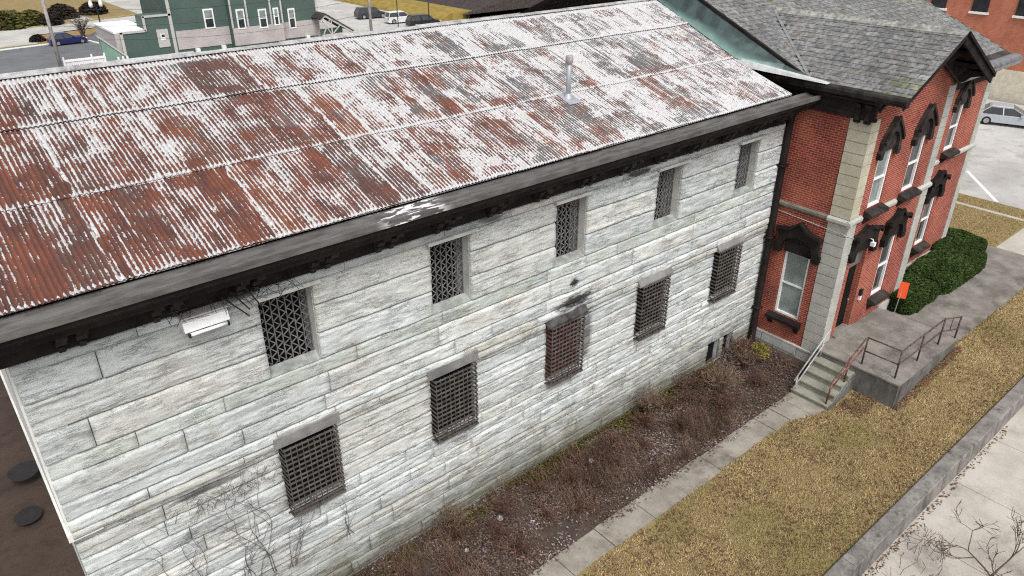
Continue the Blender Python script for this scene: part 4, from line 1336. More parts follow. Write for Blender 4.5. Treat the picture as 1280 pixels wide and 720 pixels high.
def pick(cols, w, n, var=.25):
    c = np.asarray(cols)[rng.choice(len(cols), n, p=np.asarray(w) / np.sum(w))]
    return c * (1 - var + 2 * var * rng.random((n, 1)))
gzv = np.vectorize(gz)

def grass_blades(name, x0, x1, y0, y1, n, hgt, keep=None):
    x = x0 + (x1 - x0) * rng.random(n)
    y = y0 + (y1 - y0) * rng.random(n)
    if keep is not None:
        k = keep(x, y)
        x, y = x[k], y[k]
    n = len(x)
    z = gzv(x, y)
    pn = fbm(x * .55, y * .55, 0, 4, 41)
    q = fbm(x * 2.6, y * 2.6, 0, 3, 43)
    c = pick([(.38, .285, .145), (.32, .235, .120), (.45, .35, .20), (.19, .16, .060), (.25, .155, .105)], [4, 4, 3, 1.2, 1.2], n, .2)
    gm = np.clip((pn - .52 + .10 * np.clip((y + 4.5) / .8, 0, 1)) * 5, 0, 1)[:, None]
    c = c * (1 - gm * .5) + np.array([.16, .155, .04]) * gm * .5
    c = c * (0.70 + 0.58 * q)[:, None]
    h = hgt * (.5 + rng.random(n)) * (.7 + .6 * q)
    t = rng.random(n) * 2 * PI
    lean = rng.random(n) * 1.1 + .25
    dx, dy = np.cos(t) * lean * h, np.sin(t) * lean * h
    wx, wy = -np.sin(t) * .009, np.cos(t) * .009
    V = np.stack([np.c_[x - wx, y - wy, z], np.c_[x + wx, y + wy, z], np.c_[x + dx * .6 + wx * .7, y + dy * .6 + wy * .7, z + h * .7], np.c_[x + dx, y + dy, z + h * .8]], 1).reshape(-1, 3)
    F = np.arange(4 * n).reshape(n, 4)
    o = np_mesh(name, V, F, MLEAF, np.repeat(c, 4, 0))
    o["kind"] = "stuff"
    return o
def lawn_keep(x, y):
    edge = -3.58 - .60 * (fbm(x * 1.7, y * 0, 0, 4, 51) - .5)
    ok = (y < edge) | (x > 19.4)
    ok &= ~((x > 19.25) & (x < 20.92) & (y > -3.68 - (x - 19.25) * .34))
    ok &= ~((x >= 20.9) & (x < 22.1) & (y > -4.24))
    ok &= ~((x > 21.98) & (x < 26.6) & (y > -5.62))
    ok &= ~((x > 26.5) & (y > -5.52))
    return ok
grass_blades("dormant_grass", 3.0, 36.6, -7.62, -3.6, 205000, .045, lawn_keep)
def strip_keep(x, y):
    return ~((x > 41.0) & (x < 41.36))
grass_blades("dormant_grass", 36.75, 42.6, -3.15, 9.0, 40000, .05, strip_keep)

# leaf litter in the bed and along the walls
n = 34000
x = 2 + 20.1 * rng.random(n)
y = -3.1 + 3.15 * rng.random(n)
z = gzv(x, y) + .01 + .05 * rng.random(n)
dens = fbm(x * .9, y * .9, 0, 3, 61)
k = (rng.random(n) < np.clip(dens * 2.2 - .45, 0, 1)) & (y > -2.80 - .40 * rng.random(n) ** 2 - .4 * (dens - .5))
z = z + np.where(y < -2.83, .035, 0)
x, y, z = x[k], y[k], z[k]
n = len(x)
sel = fbm(x * .5, y * .5, 4.0, 3, 65)
c = pick([(.105, .060, .046), (.15, .090, .070), (.105, .080, .062), (.25, .195, .165), (.045, .034, .029)], [4, 2.4, 4, 1.0, 3], n, .35)
c2 = pick([(.36, .32, .31), (.25, .165, .155), (.21, .185, .175)], [1.2, 2, 2], n, .3)
m = (np.clip((sel - .47) * 6, 0, 1) * (rng.random(n) < .6))[:, None]
c = c * (1 - m) + c2 * m
lt = scatter_quads(np.c_[x, y, z], np.full(n, .025), c, "leaf_litter", MLEAF, 1.0)
lt["kind"] = "stuff"
n = 1500
x = np.r_[22.0 + 4.6 * rng.random(700), 20.9 + 1.1 * rng.random(350), 8 + 17 * rng.random(450)]
y = np.r_[-5.62 - .22 * rng.random(700) ** 2, -4.35 - .8 * rng.random(350), -8.12 - .16 * rng.random(450) ** 2]
z = np.where(y < -8, -.455, gzv(x, y) + .05) + .03 * rng.random(n)
k = 9000
x, y, z = np.r_[x, 6 + 24 * rng.random(k)], np.r_[y, -7.55 + 3.8 * rng.random(k)], np.r_[z, np.zeros(k)]
kk = lawn_keep(x[n:], y[n:]) & (fbm(x[n:] * 1.1, y[n:] * 1.1, 0, 3, 95) > .47)
kk = np.r_[np.ones(n, bool), kk]
x, y, z = x[kk], y[kk], z[kk]
z[n:] = gzv(x[n:], y[n:]) + .035
n = len(x)
lt = scatter_quads(np.c_[x, y, z], np.full(n, .027), pick([(.17, .085, .05), (.09, .055, .04), (.24, .14, .085)], [3, 4, 1], n), "leaf_litter", MLEAF, 1.0)
lt["kind"] = "stuff"
# moss and low weeds at the wall foot
n = 12000
x = 3 + 17 * rng.random(n)
y = -.10 - .75 * rng.random(n) ** 2
z = .02 + .16 * rng.random(n) ** 2
k = fbm(x * .8, y * 2, 0, 3, 71) > .42
wd = scatter_quads(np.c_[x, y, z][k], np.full(k.sum(), .026), pick([(.075, .068, .016), (.11, .095, .025), (.06, .045, .02)], [3, 2, 2], k.sum()), "moss_edge", MLEAF, .3)
wd["kind"] = "stuff"

def shrub_mesh(mb, seed, h, spread, stems, twigs=4, r0=.012):
    rs = random.Random(seed)
    for s in range(stems):
        a = rs.uniform(0, 2 * PI)
        rad = spread * rs.uniform(.15, 1)
        hh = h * rs.uniform(.55, 1.05)
        b0 = Vector((rs.uniform(-.12, .12) * spread, rs.uniform(-.12, .12) * spread, 0))
        mid = b0 + Vector((math.cos(a) * rad * .35, math.sin(a) * rad * .35, hh * .55))
        tip = b0 + Vector((math.cos(a) * rad, math.sin(a) * rad, hh * rs.uniform(.85, 1.0)))
        mb.tube([b0, mid, tip], [r0, r0 * .7, r0 * .3], 4, cap=False)
        for t in range(twigs):
            f = rs.uniform(.3, 1)
            p = b0.lerp(mid, f * 2) if f < .5 else mid.lerp(tip, f * 2 - 1)
            d = Vector((rs.uniform(-1, 1), rs.uniform(-1, 1), rs.uniform(.0, 1))) * (h * .22)
            mb.tube([p, p + d * .6, p + d + Vector((0, 0, rs.uniform(-.05, .05)))], [r0 * .5, r0 * .4, r0 * .25], 3, cap=False)
    return mb
SH = "dead shrubs in the bed along the stone wall"
protos = []
for k, (mt, h, sp, st) in enumerate(((MTWIGR, .55, .62, 60), (MTWIGR, .42, .75, 55), (MTWIGT, .75, .55, 46))):
    t = thing("dry_shrub", (0, 0, 0), "low leafless reddish brown shrub in the bed at the foot of the stone wall", "shrub", SH)
    shrub_mesh(MB(), 30 + k, h, sp, st, 5).build("stems", mt, t, world=False)
    n = 70
    a, r = rng.random(n) * 2 * PI, sp * np.sqrt(rng.random(n))
    scatter_quads(np.c_[np.cos(a) * r, np.sin(a) * r, h * (.15 + .7 * rng.random(n))], np.full(n, .028), pick([(.13, .06, .045), (.16, .09, .06), (.09, .055, .035)], [3, 2, 2], n), "leaves", MLEAF, .2, t)
    protos.append(t)
spots = [(6.4, -.9, 1), (7.3, -1.5, 0), (8.0, -.7, 1), (8.9, -1.4, 0), (9.6, -.8, 0), (10.4, -1.7, 1), (10.9, -.8, 1), (11.8, -1.2, 0), (12.5, -.6, 1), (13.2, -1.3, 1), (13.9, -.7, 0), (14.6, -1.5, 1), (15.4, -.8, 0), (16.2, -1.6, 1), (16.8, -.7, 1), (17.6, -1.1, 0), (18.2, -1.9, 1), (5.3, -1.3, 1), (4.4, -.7, 0), (11.3, -2.1, 1), (9.0, -2.2, 1)]
used = set()
random.seed(31)
ORD = ["first", "second", "third", "fourth", "fifth", "sixth", "seventh", "eighth", "ninth", "tenth", "eleventh", "twelfth"]
ROWS = (("row nearest the stone wall", lambda y: y > -1.0), ("middle row of the bed", lambda y: -1.8 < y <= -1.0), ("row beside the concrete path", lambda y: y <= -1.8))
SHLAB = {}
for rn, f in ROWS:
    for i, q in enumerate(sorted(q for q in spots if f(q[1]))):
        SHLAB[q] = ("tangled" if q[2] == 0 else "low spreading") + " leafless brown shrub, " + ORD[i] + " from the left in the " + rn
for (x, y, k) in spots:
    o = protos[k] if k not in used else copy_tree(protos[k])
    used.add(k)
    o["label"] = SHLAB[(x, y, k)]
    o.location = (x, y, gz(x, y))
    o.rotation_euler = (0, 0, random.uniform(0, 6.2))
    s = random.uniform(.75, 1.15)
    o.scale = (s, s, s * random.uniform(.8, 1.1))
big = [(18.6, -1.35, 1.55, "tall tan leafless shrub beside the path, left of the brick wall corner", 2), (19.0, -.75, .9, "dense brown leafless shrub left of the basement openings", 2), (20.6, -1.0, 1.15, "brown leafless shrub in front of the house foundation near the steps", 2), (21.2, -.45, 1.2, "reddish leafless shrub at the foot of the corner downspout", 0), (20.1, -1.9, .9, "low brown twiggy shrub beside the bottom porch step", 0), (18.0, -.5, 1.1, "leafless shrub against the stone wall below the last lower barred window", 0), (16.0, -.45, 1.25, "tall sprig of tan stems against the stone wall between the last two lower windows", 2), (8.2, -.35, 1.0, "lone tan sprig leaning on the stone wall under the second lower window", 2)]
for (x, y, s, lab, k) in big:
    o = protos[k] if k not in used else copy_tree(protos[k])
    used.add(k)
    o.location = (x, y, gz(x, y))
    o.rotation_euler = (0, 0, random.uniform(0, 6.2))
    o.scale = (s, s, s)
    o["label"] = lab
bb = MB()
rs = random.Random(88)
for k in range(9500):
    x, y = rs.uniform(2.2, 21.9), -2.75 + 2.65 * rs.random()
    if x > 19.2 and y > -.9:
        continue
    if vnoise(np.array([x * .8]), np.array([y * 1.1]), 0.0, 91)[0] < .36 + .25 * rs.random() + (.12 if y < -2.2 else 0):
        continue
    h = rs.uniform(.12, .55)
    a = rs.uniform(0, 6.28)
    p = Vector((x, y, gz(x, y)))
    q = p + Vector((math.cos(a) * h * .5, math.sin(a) * h * .5, h))
    bb.tube([p, p.lerp(q, .5) + Vector((0, 0, h * .12)), q], .007, 3, .003, False)
    for t in range(2):
        b2 = p.lerp(q, rs.uniform(.4, .9))
        bb.tube([b2, b2 + Vector((rs.uniform(-.12, .12), rs.uniform(-.12, .12), rs.uniform(.0, .12)))], .004, 3, .002, False)
o = bb.build("brush_cover", simple("brown_brush", (0.150, 0.098, 0.072), 0.9, 0.1, var=0.6, sc=0.9))
o["kind"] = "stuff"
ys_ = thing("yellow_shrub", (21.25, -1.1, .15), "small yellow green shrub against the house foundation", "shrub")
shrub_mesh(MB(), 77, .5, .3, 20, 3).build("stems", MTWIGT, ys_, world=False)
n = 500
a, r = rng.random(n) * 2 * PI, .34 * np.sqrt(rng.random(n))
V0 = np.c_[21.25 + np.cos(a) * r, -1.1 + np.sin(a) * r, .15 + .25 + .4 * rng.random(n)]
scatter_quads(V0, np.full(n, .03), pick([(.17, .145, .025), (.22, .18, .04), (.10, .09, .02)], [3, 2, 2], n), "leaves", MLEAF, .1, ys_)
# pale scraps lying in the bed
for (x, y, s, lab) in ((9.35, -.95, .10, "crumpled white scrap lying among the shrubs"), (12.9, -.9, .09, "pale stone chip lying near the wall foot"), (8.0, -1.25, .07, "small grey stone lying in the left part of the bed")):
    b = MB()
    b.lathe((x, y, gz(x, y)), [(s * .6, 0), (s, s * .4), (s * .8, s * .9), (0.01, s * 1.2)], 6)
    tag(b.build("litter_scrap", simple("pale_scrap", (.5, .48, .45)) if s == .10 else bpy.data.materials["pale_scrap"]), lab, "scrap")

# dead creeper on the wall
def vine(name, x0, z0, h, spread, seed, lab, br=10):
    rs = random.Random(seed)
    mb = MB()
    def grow(x, z, ang, ln, r, dep):
        pts = [(x, -.075, z)]
        for k in range(int(ln / .16)):
            ang += rs.uniform(-.35, .35)
            ang = max(-1.2, min(1.2, ang))
            x += math.sin(ang) * .16
            z += math.cos(ang) * .16
            pts.append((x, -.085 - rs.uniform(0, .012) - (0 if z > 4.7 else -.03), z))
            if dep < 3 and rs.random() < .22:
                grow(x, z, ang + rs.choice((-1, 1)) * rs.uniform(.4, 1.0), ln * rs.uniform(.25, .5), r * .6, dep + 1)
        if len(pts) > 1:
            mb.tube(pts, r, 4, r * .4, False)
    for k in range(br):
        grow(x0 + rs.uniform(-spread, spread), z0, rs.uniform(-.3, .3), h * rs.uniform(.5, 1.0), .009, 0)
    o = mb.build(name, MVINE)
    return tag(o, lab, "vine")
vine("dead_vine", 2.6, 1.5, 2.7, 1.1, 5, "thin dead creeper stems spread over the left end of the stone wall", 11)
vine("dead_vine", 4.0, 1.35, 2.2, .25, 8, "dead creeper stems climbing to the left edge of the nearest lower barred window", 4)
vine("dead_vine", 5.35, 1.35, 1.6, .2, 9, "two dead creeper stems hanging below the right corner of the nearest lower window", 3)
tg = MB()
rs = random.Random(2)
for k in range(130):
    x, z = rs.gauss(3.0, .55), rs.gauss(4.28, .16)
    a = rs.uniform(-1.5, 1.5)
    tg.tube([(x, -.06, z), (x + math.sin(a) * .12, -.10, z - .06), (x + math.sin(a) * .2, -.09, z - rs.uniform(.0, .22))], .0045, 3, cap=False)
tag(tg.build("vine_tangle", MVINE), "dark tangle of dead creeper clinging below the stone ledge at the left", "vine")

# clipped hedges
def hedge(label, boxes, n, seed):
    cx = sum(b[0] + b[1] for b in boxes) / (2 * len(boxes))
    cy = sum(b[2] + b[3] for b in boxes) / (2 * len(boxes))
    h = thing("clipped_hedge", (cx, cy, .8), label, "hedge", "hedges along the front of the brick house")
    core = MB()
    P = []
    for (x0, x1, y0, y1, z1) in boxes:
        core.box(x0 + .34, x1 - .34, y0 + .34, y1 - .34, .75, z1 - .24)
        core.box(x0 + .22, x1 - .22, y0 + .22, y1 - .22, .75, z1 - .5)
        lx, ly, lz = x1 - x0, y1 - y0, z1 - .8
        A = [lx * ly, lx * lz, ly * lz, lx * lz, ly * lz]
        m = (n * np.array(A) / sum(A)).astype(int)
        for f in range(5):
            a, b = rng.random(m[f]), rng.random(m[f])
            if f == 0:
                p = np.c_[x0 + lx * a, y0 + ly * b, np.full(m[f], z1)]
            elif f in (1, 3):
                p = np.c_[x0 + lx * a, np.full(m[f], y0 if f == 1 else y1), .8 + lz * b]
            else:
                p = np.c_[np.full(m[f], x0 if f == 2 else x1), y0 + ly * a, .8 + lz * b]
            # round the shoulders
            c = np.array([(x0 + x1) / 2, (y0 + y1) / 2, .8 + lz * .35])
            hs_ = np.array([lx / 2, ly / 2, lz * .65])
            q = (p - c) / hs_
            q[:, 2] = np.where(q[:, 2] < 0, 0, q[:, 2])
            k = (np.abs(q) ** 5).sum(1) ** .2
            p = np.where((k > 1)[:, None], c + (p - c) / np.maximum(k, 1)[:, None], p)
            bump = fbm(p[:, 0] * 1.5, p[:, 1] * 1.5, p[:, 2] * 1.5, 3, 81) - .5
            p = p + (p - c) / np.linalg.norm(p - c, axis=1)[:, None] * (bump * .28 - .10 * rng.random(len(p)))[:, None]
            P.append(p)
    P = np.concatenate(P)
    sel = fbm(P[:, 0] * 2, P[:, 1] * 2, P[:, 2] * 2, 3, 83)
    c = pick([(.026, .050, .014), (.042, .072, .018), (.058, .085, .022), (.085, .085, .024), (.017, .032, .011)], [4, 4, 2, .8, 2], len(P), .3) * (.55 + .9 * sel)[:, None]
    core.build("inner_core", simple("dark_hedge_core", (.012, .018, .008), .95, .05), h)  # solid near-black boxes filling the hedge behind the leaf faces
    scatter_quads(P, np.full(len(P), .038), c, "foliage", MLEAF, 0.0, h)
hedge("short dark green clipped hedge behind the orange plate", [(27.2, 29.9, -3.62, -2.1, 1.50)], 22000, 1)
hedge("long dark green clipped hedge under the far end of the house front", [(29.8, 34.4, -3.75, -2.0, 1.56), (33.0, 35.9, -3.2, -.9, 1.54)], 46000, 2)

# bare trees
def tree_mesh(mb, p, d, ln, r, dep, rs, spread=.55, minr=.004):
    pts = [Vector(p)]
    d = Vector(d).normalized()
    for k in range(4):
        d = (d + Vector((rs.uniform(-1, 1), rs.uniform(-1, 1), rs.uniform(-.4, .8))) * .16).normalized()
        pts.append(pts[-1] + d * ln / 4)
    mb.tube(pts, r, 6 if r > .015 else 4, max(minr, r * .62), False)
    if dep == 0:
        return
    for k in range(rs.choice((2, 3, 3))):
        q = pts[rs.choice((2, 3, 4, 4))]
        nd = (d + Vector((rs.uniform(-1, 1), rs.uniform(-1, 1), rs.uniform(-.5, .6))) * spread * 1.6).normalized()
        tree_mesh(mb, q, nd, ln * rs.uniform(.6, .82), max(minr, r * rs.uniform(.5, .66)), dep - 1, rs, spread, minr)
def bare_tree(loc, label, seed, h, r, dep=5, spread=.55, trunk_h=.35, name="bare_tree", minr=.006):
    t = thing(name, loc, label, "tree")
    rs = random.Random(seed)
    L = Vector(loc)
    top = L + Vector((rs.uniform(-.05, .05) * h, rs.uniform(-.05, .05) * h, h * trunk_h))
    MB().tube([L, L.lerp(top, .5) + Vector((.02 * h, 0, 0)), top], [r, r * .85, r * .75], 8).build("trunk", MTWIG, t, True)
    mb = MB()
    for k in range(4):
        a = k * PI / 2 + rs.uniform(-.4, .4)
        tree_mesh(mb, top - Vector((0, 0, .04 * h * k)), (math.cos(a) * .8, math.sin(a) * .8, rs.uniform(.5, 1.1)), h * .30, r * .5, dep - 1, rs, spread, minr)
    mb.build("crown", MTWIG, t)
    return t
bare_tree((17.3, -10.35, -.46), "small bare twiggy tree on the sidewalk below the retaining wall", 3, 2.5, .05, 5, .6, .3)
bare_tree((18.55, -11.15, -.46), "bare young tree at the lower right corner, mostly cut by the picture edge", 12, 1.7, .04, 4, .5, .35)
bl = MB()
rs = random.Random(66)
for k in range(60):
    x = rs.uniform(14.8, 18.3)
    y = rs.uniform(-9.2, -8.15)
    p = Vector((x, y, -.46))
    bl.tube([p, p + Vector((rs.uniform(-.2, .2), rs.uniform(-.15, .15), rs.uniform(.05, .3))), p + Vector((rs.uniform(-.45, .45), rs.uniform(-.3, .3), rs.uniform(.05, .4)))], .007, 3, cap=False)
tag(bl.build("fallen_twigs", MTWIGR), "scattered reddish twigs at the foot of the retaining wall", "twigs")

# ------------------------------------------------------------------ background
def car(name, loc, rz, label, paint, L=4.5, W=1.8, H=1.5, suv=False, group=None):
    t = thing(name, loc, label, "car", group, rz)
    mp = Mat(paint[0], .3, .6, .2)
    mp.color(paint[1])
    b = MB()
    hb = H * (.60 if suv else .58)
    side = [(-L / 2, .32), (-L / 2 + .03, hb * .85), (-L / 2 + .12, hb), (L / 2 - (.95 if suv else 1.2), hb + .02), (L / 2 - .22, hb * .84), (L / 2, hb * .62), (L / 2 - .02, .30), (L / 2 - .25, .22), (-L / 2 + .2, .22)]
    n = len(side)
    rows = [(-W / 2, .93, .0), (-W / 2 + .10, 1, 0), (W / 2 - .10, 1, 0), (W / 2, .93, 0)]
    v, f = [], []
    for w, s, _ in rows:
        v += [(p * (1 if s == 1 else .985), w, .22 + (q - .22) * s if s < 1 else q) for p, q in side]
    for r in range(3):
        for i in range(n):
            j = (i + 1) % n
            f.append((r * n + i, r * n + j, (r + 1) * n + j, (r + 1) * n + i))
    f += [tuple(range(n)), tuple(range(3 * n, 4 * n))]
    b._add(v, f)
    b.build("body", mp.m, t, world=False)
    xr0, xr1 = (-L / 2 + .10, L / 2 - 1.0) if suv else (-L / 2 + .35, L / 2 - 1.3)
    tx0, tx1 = (xr0 + .35, xr1 - .75) if suv else (xr0 + .65, xr1 - .95)
    w0, w1 = W / 2 - .06, W / 2 - .25
    g = MB()
    g._add([(xr0, -w0, hb - .02), (xr1, -w0, hb), (xr1, w0, hb), (xr0, w0, hb - .02), (tx0, -w1, H - .05), (tx1, -w1, H - .05), (tx1, w1, H - .05), (tx0, w1, H - .05)], [(0, 1, 5, 4), (1, 2, 6, 5), (2, 3, 7, 6), (3, 0, 4, 7), (4, 5, 6, 7)])
    g.build("window", MGLASS, t, world=False)
    g = MB()
    g._add([(tx0 - .08, -w1 - .03, H - .09), (tx1 + .06, -w1 - .03, H - .09), (tx1 + .06, w1 + .03, H - .09), (tx0 - .08, w1 + .03, H - .09), (tx0 + .05, -w1 + .08, H), (tx1 - .1, -w1 + .08, H), (tx1 - .1, w1 - .08, H), (tx0 + .05, w1 - .08, H)], [(0, 1, 5, 4), (1, 2, 6, 5), (2, 3, 7, 6), (3, 0, 4, 7), (4, 5, 6, 7), (0, 3, 2, 1)])
    for sgn in (-1, 1):
        for (xa, xb) in ((xr0, tx0), (xr1, tx1), ((xr0 + xr1) / 2, (tx0 + tx1) / 2 + .05)):
            g.beam((xa, sgn * (w0 + .004), hb - .01), (xb, sgn * (w1 + .012), H - .06), .07, .05)
    g.build("roof", mp.m, t, world=False)
    for sx in (-1, 1):
        for sy in (-1, 1):
            r = H * .22
            c = (sx * L * .30 + (.05 * L if sx > 0 else -.0), sy * (W / 2 - .10), r)
            w = MB()
            w.tube([(c[0], c[1] - .11, r), (c[0], c[1] + .11, r)], r, 16)
            wo_ = w.build("wheel", MTYRE, t, world=False)
            w = MB()
            w.tube([(c[0], c[1] + sy * .10, r), (c[0], c[1] + sy * .125, r)], r * .62, 12)
            w.build("rim", MRIM, wo_, world=False)
    for sy in (-1, 1):
        w = MB()
        w.box(L / 2 - .16, L / 2 - .005, sy * W * .30, sy * W * .46, hb * .62, hb * .78)
        w.build("headlight", MLAMPG, t, world=False)
        w = MB()
        w.box(-L / 2 - .012, -L / 2 + .1, sy * W * .34, sy * W * .465, hb * .68, hb * .92)
        w.build("taillight", MTAIL, t, world=False)
        w = MB()
        w.box(xr1 - .45, xr1 - .28, sy * (W / 2 - .02), sy * (W / 2 + .13), hb, hb + .13)
        w.build("mirror", mp.m, t, world=False)
    return t
zc = ZB + .02
car("parked_car", (20.65, 101.8, zc), R(2), "dark blue hatchback parked at the edge of the asphalt lot", ("blue_car_paint", (.018, .022, .115)), 4.4, 1.8, 1.5)
car("parked_car", (62.8, 96.6, zc), R(-8), "dark grey SUV parked farthest back on the pale lot", ("charcoal_car_paint", (.045, .05, .06)), 4.8, 1.9, 1.7, True)
car("parked_car", (63.8, 89.6, zc), R(-8), "white SUV parked beside the dark grey SUV", ("white_car_paint", (.75, .75, .75)), 4.5, 1.85, 1.7, True)
car("parked_car", (64.4, 84.2, zc), R(-10), "black SUV with its nose behind the roof ridge", ("black_car_paint", (.015, .016, .018)), 4.9, 1.9, 1.75, True)
car("parked_car", (59.8, 4.4, .745), R(-70), "silver car at the far side of the street, cut by the picture edge", ("silver_car_paint", (.42, .46, .50)), 4.6, 1.8, 1.3)

# green house
gh = thing("green_house", (36, 88, ZB), "large green clapboard house with a wide pale band behind the stone building", "house")
GY = 84.0
K = 1.032
def gp_(x, z):
    return (x * K, 15 - (15 - z) * K)
def gbox(mb, x0, x1, z0, z1, y0, y1):
    a, c = gp_(x0, z0)
    b, d = gp_(x1, z1)
    mb.box(a, b, y0, y1, c, d)
    return mb
m = MB()
gbox(m, 22.2, 24.85, -2.6, 1.15, GY, GY + .5)
gbox(m, 24.85, 27.8, -2.6, 2.7, GY, GY + 3)
gbox(m, 27.8, 46.1, -2.6, 7.0, GY + .02, GY + 11)
gbox(m, 34.4, 40.7, -2.6, 5.0, GY - 1.2, GY)
m.build("wall", MGREEN, gh)
m = MB()
gbox(m, 28.1, 34.38, -1.2, .85, GY - .06, GY + .02)
gbox(m, 40.72, 46.1, -1.35, .6, GY - .06, GY + .02)
gbox(m, 34.36, 40.74, -1.3, .72, GY - 1.27, GY - 1.2)
m.build("siding_band", MBAND, gh)
m = MB()
for (x0, x1, z0, z1) in ((22.12, 24.9, 1.12, 1.35), (24.8, 27.9, 2.62, 2.85), (22.1, 22.4, -2.6, 1.3), (24.75, 25.0, 1.2, 2.8), (27.6, 27.95, -2.6, 5), (45.85, 46.15, -2.6, 6.5), (34.3, 34.5, .72, 5), (40.6, 40.8, .72, 5), (36.2, 36.4, .72, 5), (39.2, 39.4, .72, 5)):
    y = GY - .10 if not 34.2 < x0 < 40.75 else GY - 1.30
    gbox(MB(), x0, x1, z0, z1, y, y + .09).build("trim", MTAUPE, gh)
def gwin(x0, x1, z0, z1, y):
    w = gbox(MB(), x0, x1, z0, z1, y - .12, y - .01).build("window", MWHITE, gh)
    t = .16
    zm = z0 + (z1 - z0) * .52
    gbox(MB(), x0 + t, x1 - t, z0 + t, zm - .05, y - .13, y - .121).build("pane", MGLASS, w)
    gbox(MB(), x0 + t, x1 - t, zm + .05, z1 - t, y - .13, y - .121).build("pane", MPALEGLASS, w)
gwin(31.55, 32.75, .8, 3.0, GY)
gwin(35.0, 36.0, .55, 2.8, GY - 1.2)
gwin(37.7, 38.75, .4, 2.6, GY - 1.2)
gwin(39.6, 40.3, .55, 2.6, GY - 1.2)
gwin(42.0, 42.95, -.2, 2.2, GY)
w = gbox(MB(), 26.0, 27.25, -.7, 1.25, GY - .08, GY - .01).build("window", MTAUPE, gh)
gbox(MB(), 26.35, 26.85, .05, .75, GY - .12, GY - .081).build("frame", MWHITE, w)
gbox(MB(), 26.45, 26.8, .40, .68, GY - .13, GY - .121).build("pane", MGLASS, w)
m = MB()
m.box(27.9, 48.2, GY - .6, GY + 11.6, 6.8, 7.2)
m.build("roof", MSHING, gh)
for x in (29.9, 33.0, 44.0):
    a, c = gp_(x, -2.6)
    m = MB()
    m.box(a, a + .5, GY - .5, GY - .12, ZB, ZB + .75)
    m.build("utility_box", MWHITE, gh)

# low green outbuilding with a sloping white capped parapet
ls = thing("green_shed", (21.5, 83, ZB), "pale green lean-to wall with a sloping white cap left of the green house", "shed")
m = MB()
m.prism([(20.45, ZB), (22.95, ZB), (22.95, -1.9), (20.45, .55)], lambda a, b, d: (a, d, b), 83.0, 83.6)
m.build("wall", MGREENP, ls)
m = MB()
m.prism([(20.2, .82), (22.95, -1.85), (22.95, -1.62), (20.2, 1.05)], lambda a, b, d: (a, d, b), 82.9, 83.7)
m.build("trim", MTAUPE, ls)
for x in (21.7, 22.2, 22.65):
    m = MB()
    m.box(x, x + .2, 82.6, 82.8, ZB, -1.5)
    m.build("post", MWHITE, ls)
wt = thing("white_roofed_wing", (25, 88, ZB), "low wing with a white flat roof behind the left parapet of the green house", "building")
m = MB()
m.box(22.4, 26.2, GY + .55, 93.0, ZB, .72)
m.build("wall", MTAUPE, wt)
m = MB()
m.box(22.3, 26.3, GY + .52, 93.1, .73, .95)
m.build("roof", simple("white_roof_membrane", (.80, .80, .80), .8, var=.05), wt)
# white fence
wf = thing("white_fence", (18.2, 82, ZB), "white board fence just beyond the left end of the roof ridge", "fence")
m = MB()
for i in range(22):
    x = 16.2 + i * .185
    m.box(x, x + .165, 82.0, 82.06, ZB + .1, ZB + 1.45)
m.box(16.2, 20.3, 81.94, 81.995, ZB + 1.2, ZB + 1.35)
m.build("boards", MWHITE, wf)
for x in (16.1, 18.9, 20.2):
    m = MB()
    m.box(x, x + .16, 81.90, 82.07, ZB, ZB + 1.75)
    m.build("post", MWHITE, wf)
# gabled porch at the right end of the green house
gpz = thing("gabled_porch", (49, 82, ZB), "small open gabled porch with crossed white braces right of the green house", "porch")
m = MB()
m.prism([(46.6, .35), (47.4, .95), (51.3, -1.45), (51.3, -1.70), (47.4, .66), (46.6, .1)], lambda a, b, d: (a, d, b), 81.6, 82.0)
m.build("trim", MTAUPE, gpz)
m = MB()
m.prism([(46.6, .36), (47.4, .97), (51.4, -1.5), (51.4, -1.35), (47.4, 1.15), (46.6, .5)], lambda a, b, d: (a, d, b), 81.5, 86.0)
m.build("roof", MSHINGD, gpz)
m = MB()
m.prism([(46.8, -1.75), (51.0, -1.75), (51.0, -1.55), (46.8, -1.55)], lambda a, b, d: (a, d, b), 81.62, 81.9)
for p, q in (((47.0, -1.5), (48.1, .35)), ((47.0, .2), (48.1, -1.5)), ((48.25, -1.55), (48.25, .35)), ((48.4, -1.5), (49.7, -.35))):
    m.beam((p[0], 81.7, p[1]), (q[0], 81.7, q[1]), .13, .10)
m.build("brace", MTAUPE, gpz)
m = MB()
m.box(46.7, 51.0, 84.0, 84.2, ZB, -1.2)
m.build("wall", MGREENP, gpz)
for x in (47.0, 50.8):
    m = MB()
    m.box(x, x + .2, 81.65, 81.85, ZB, -1.75)
    m.build("post", MTAUPE, gpz)

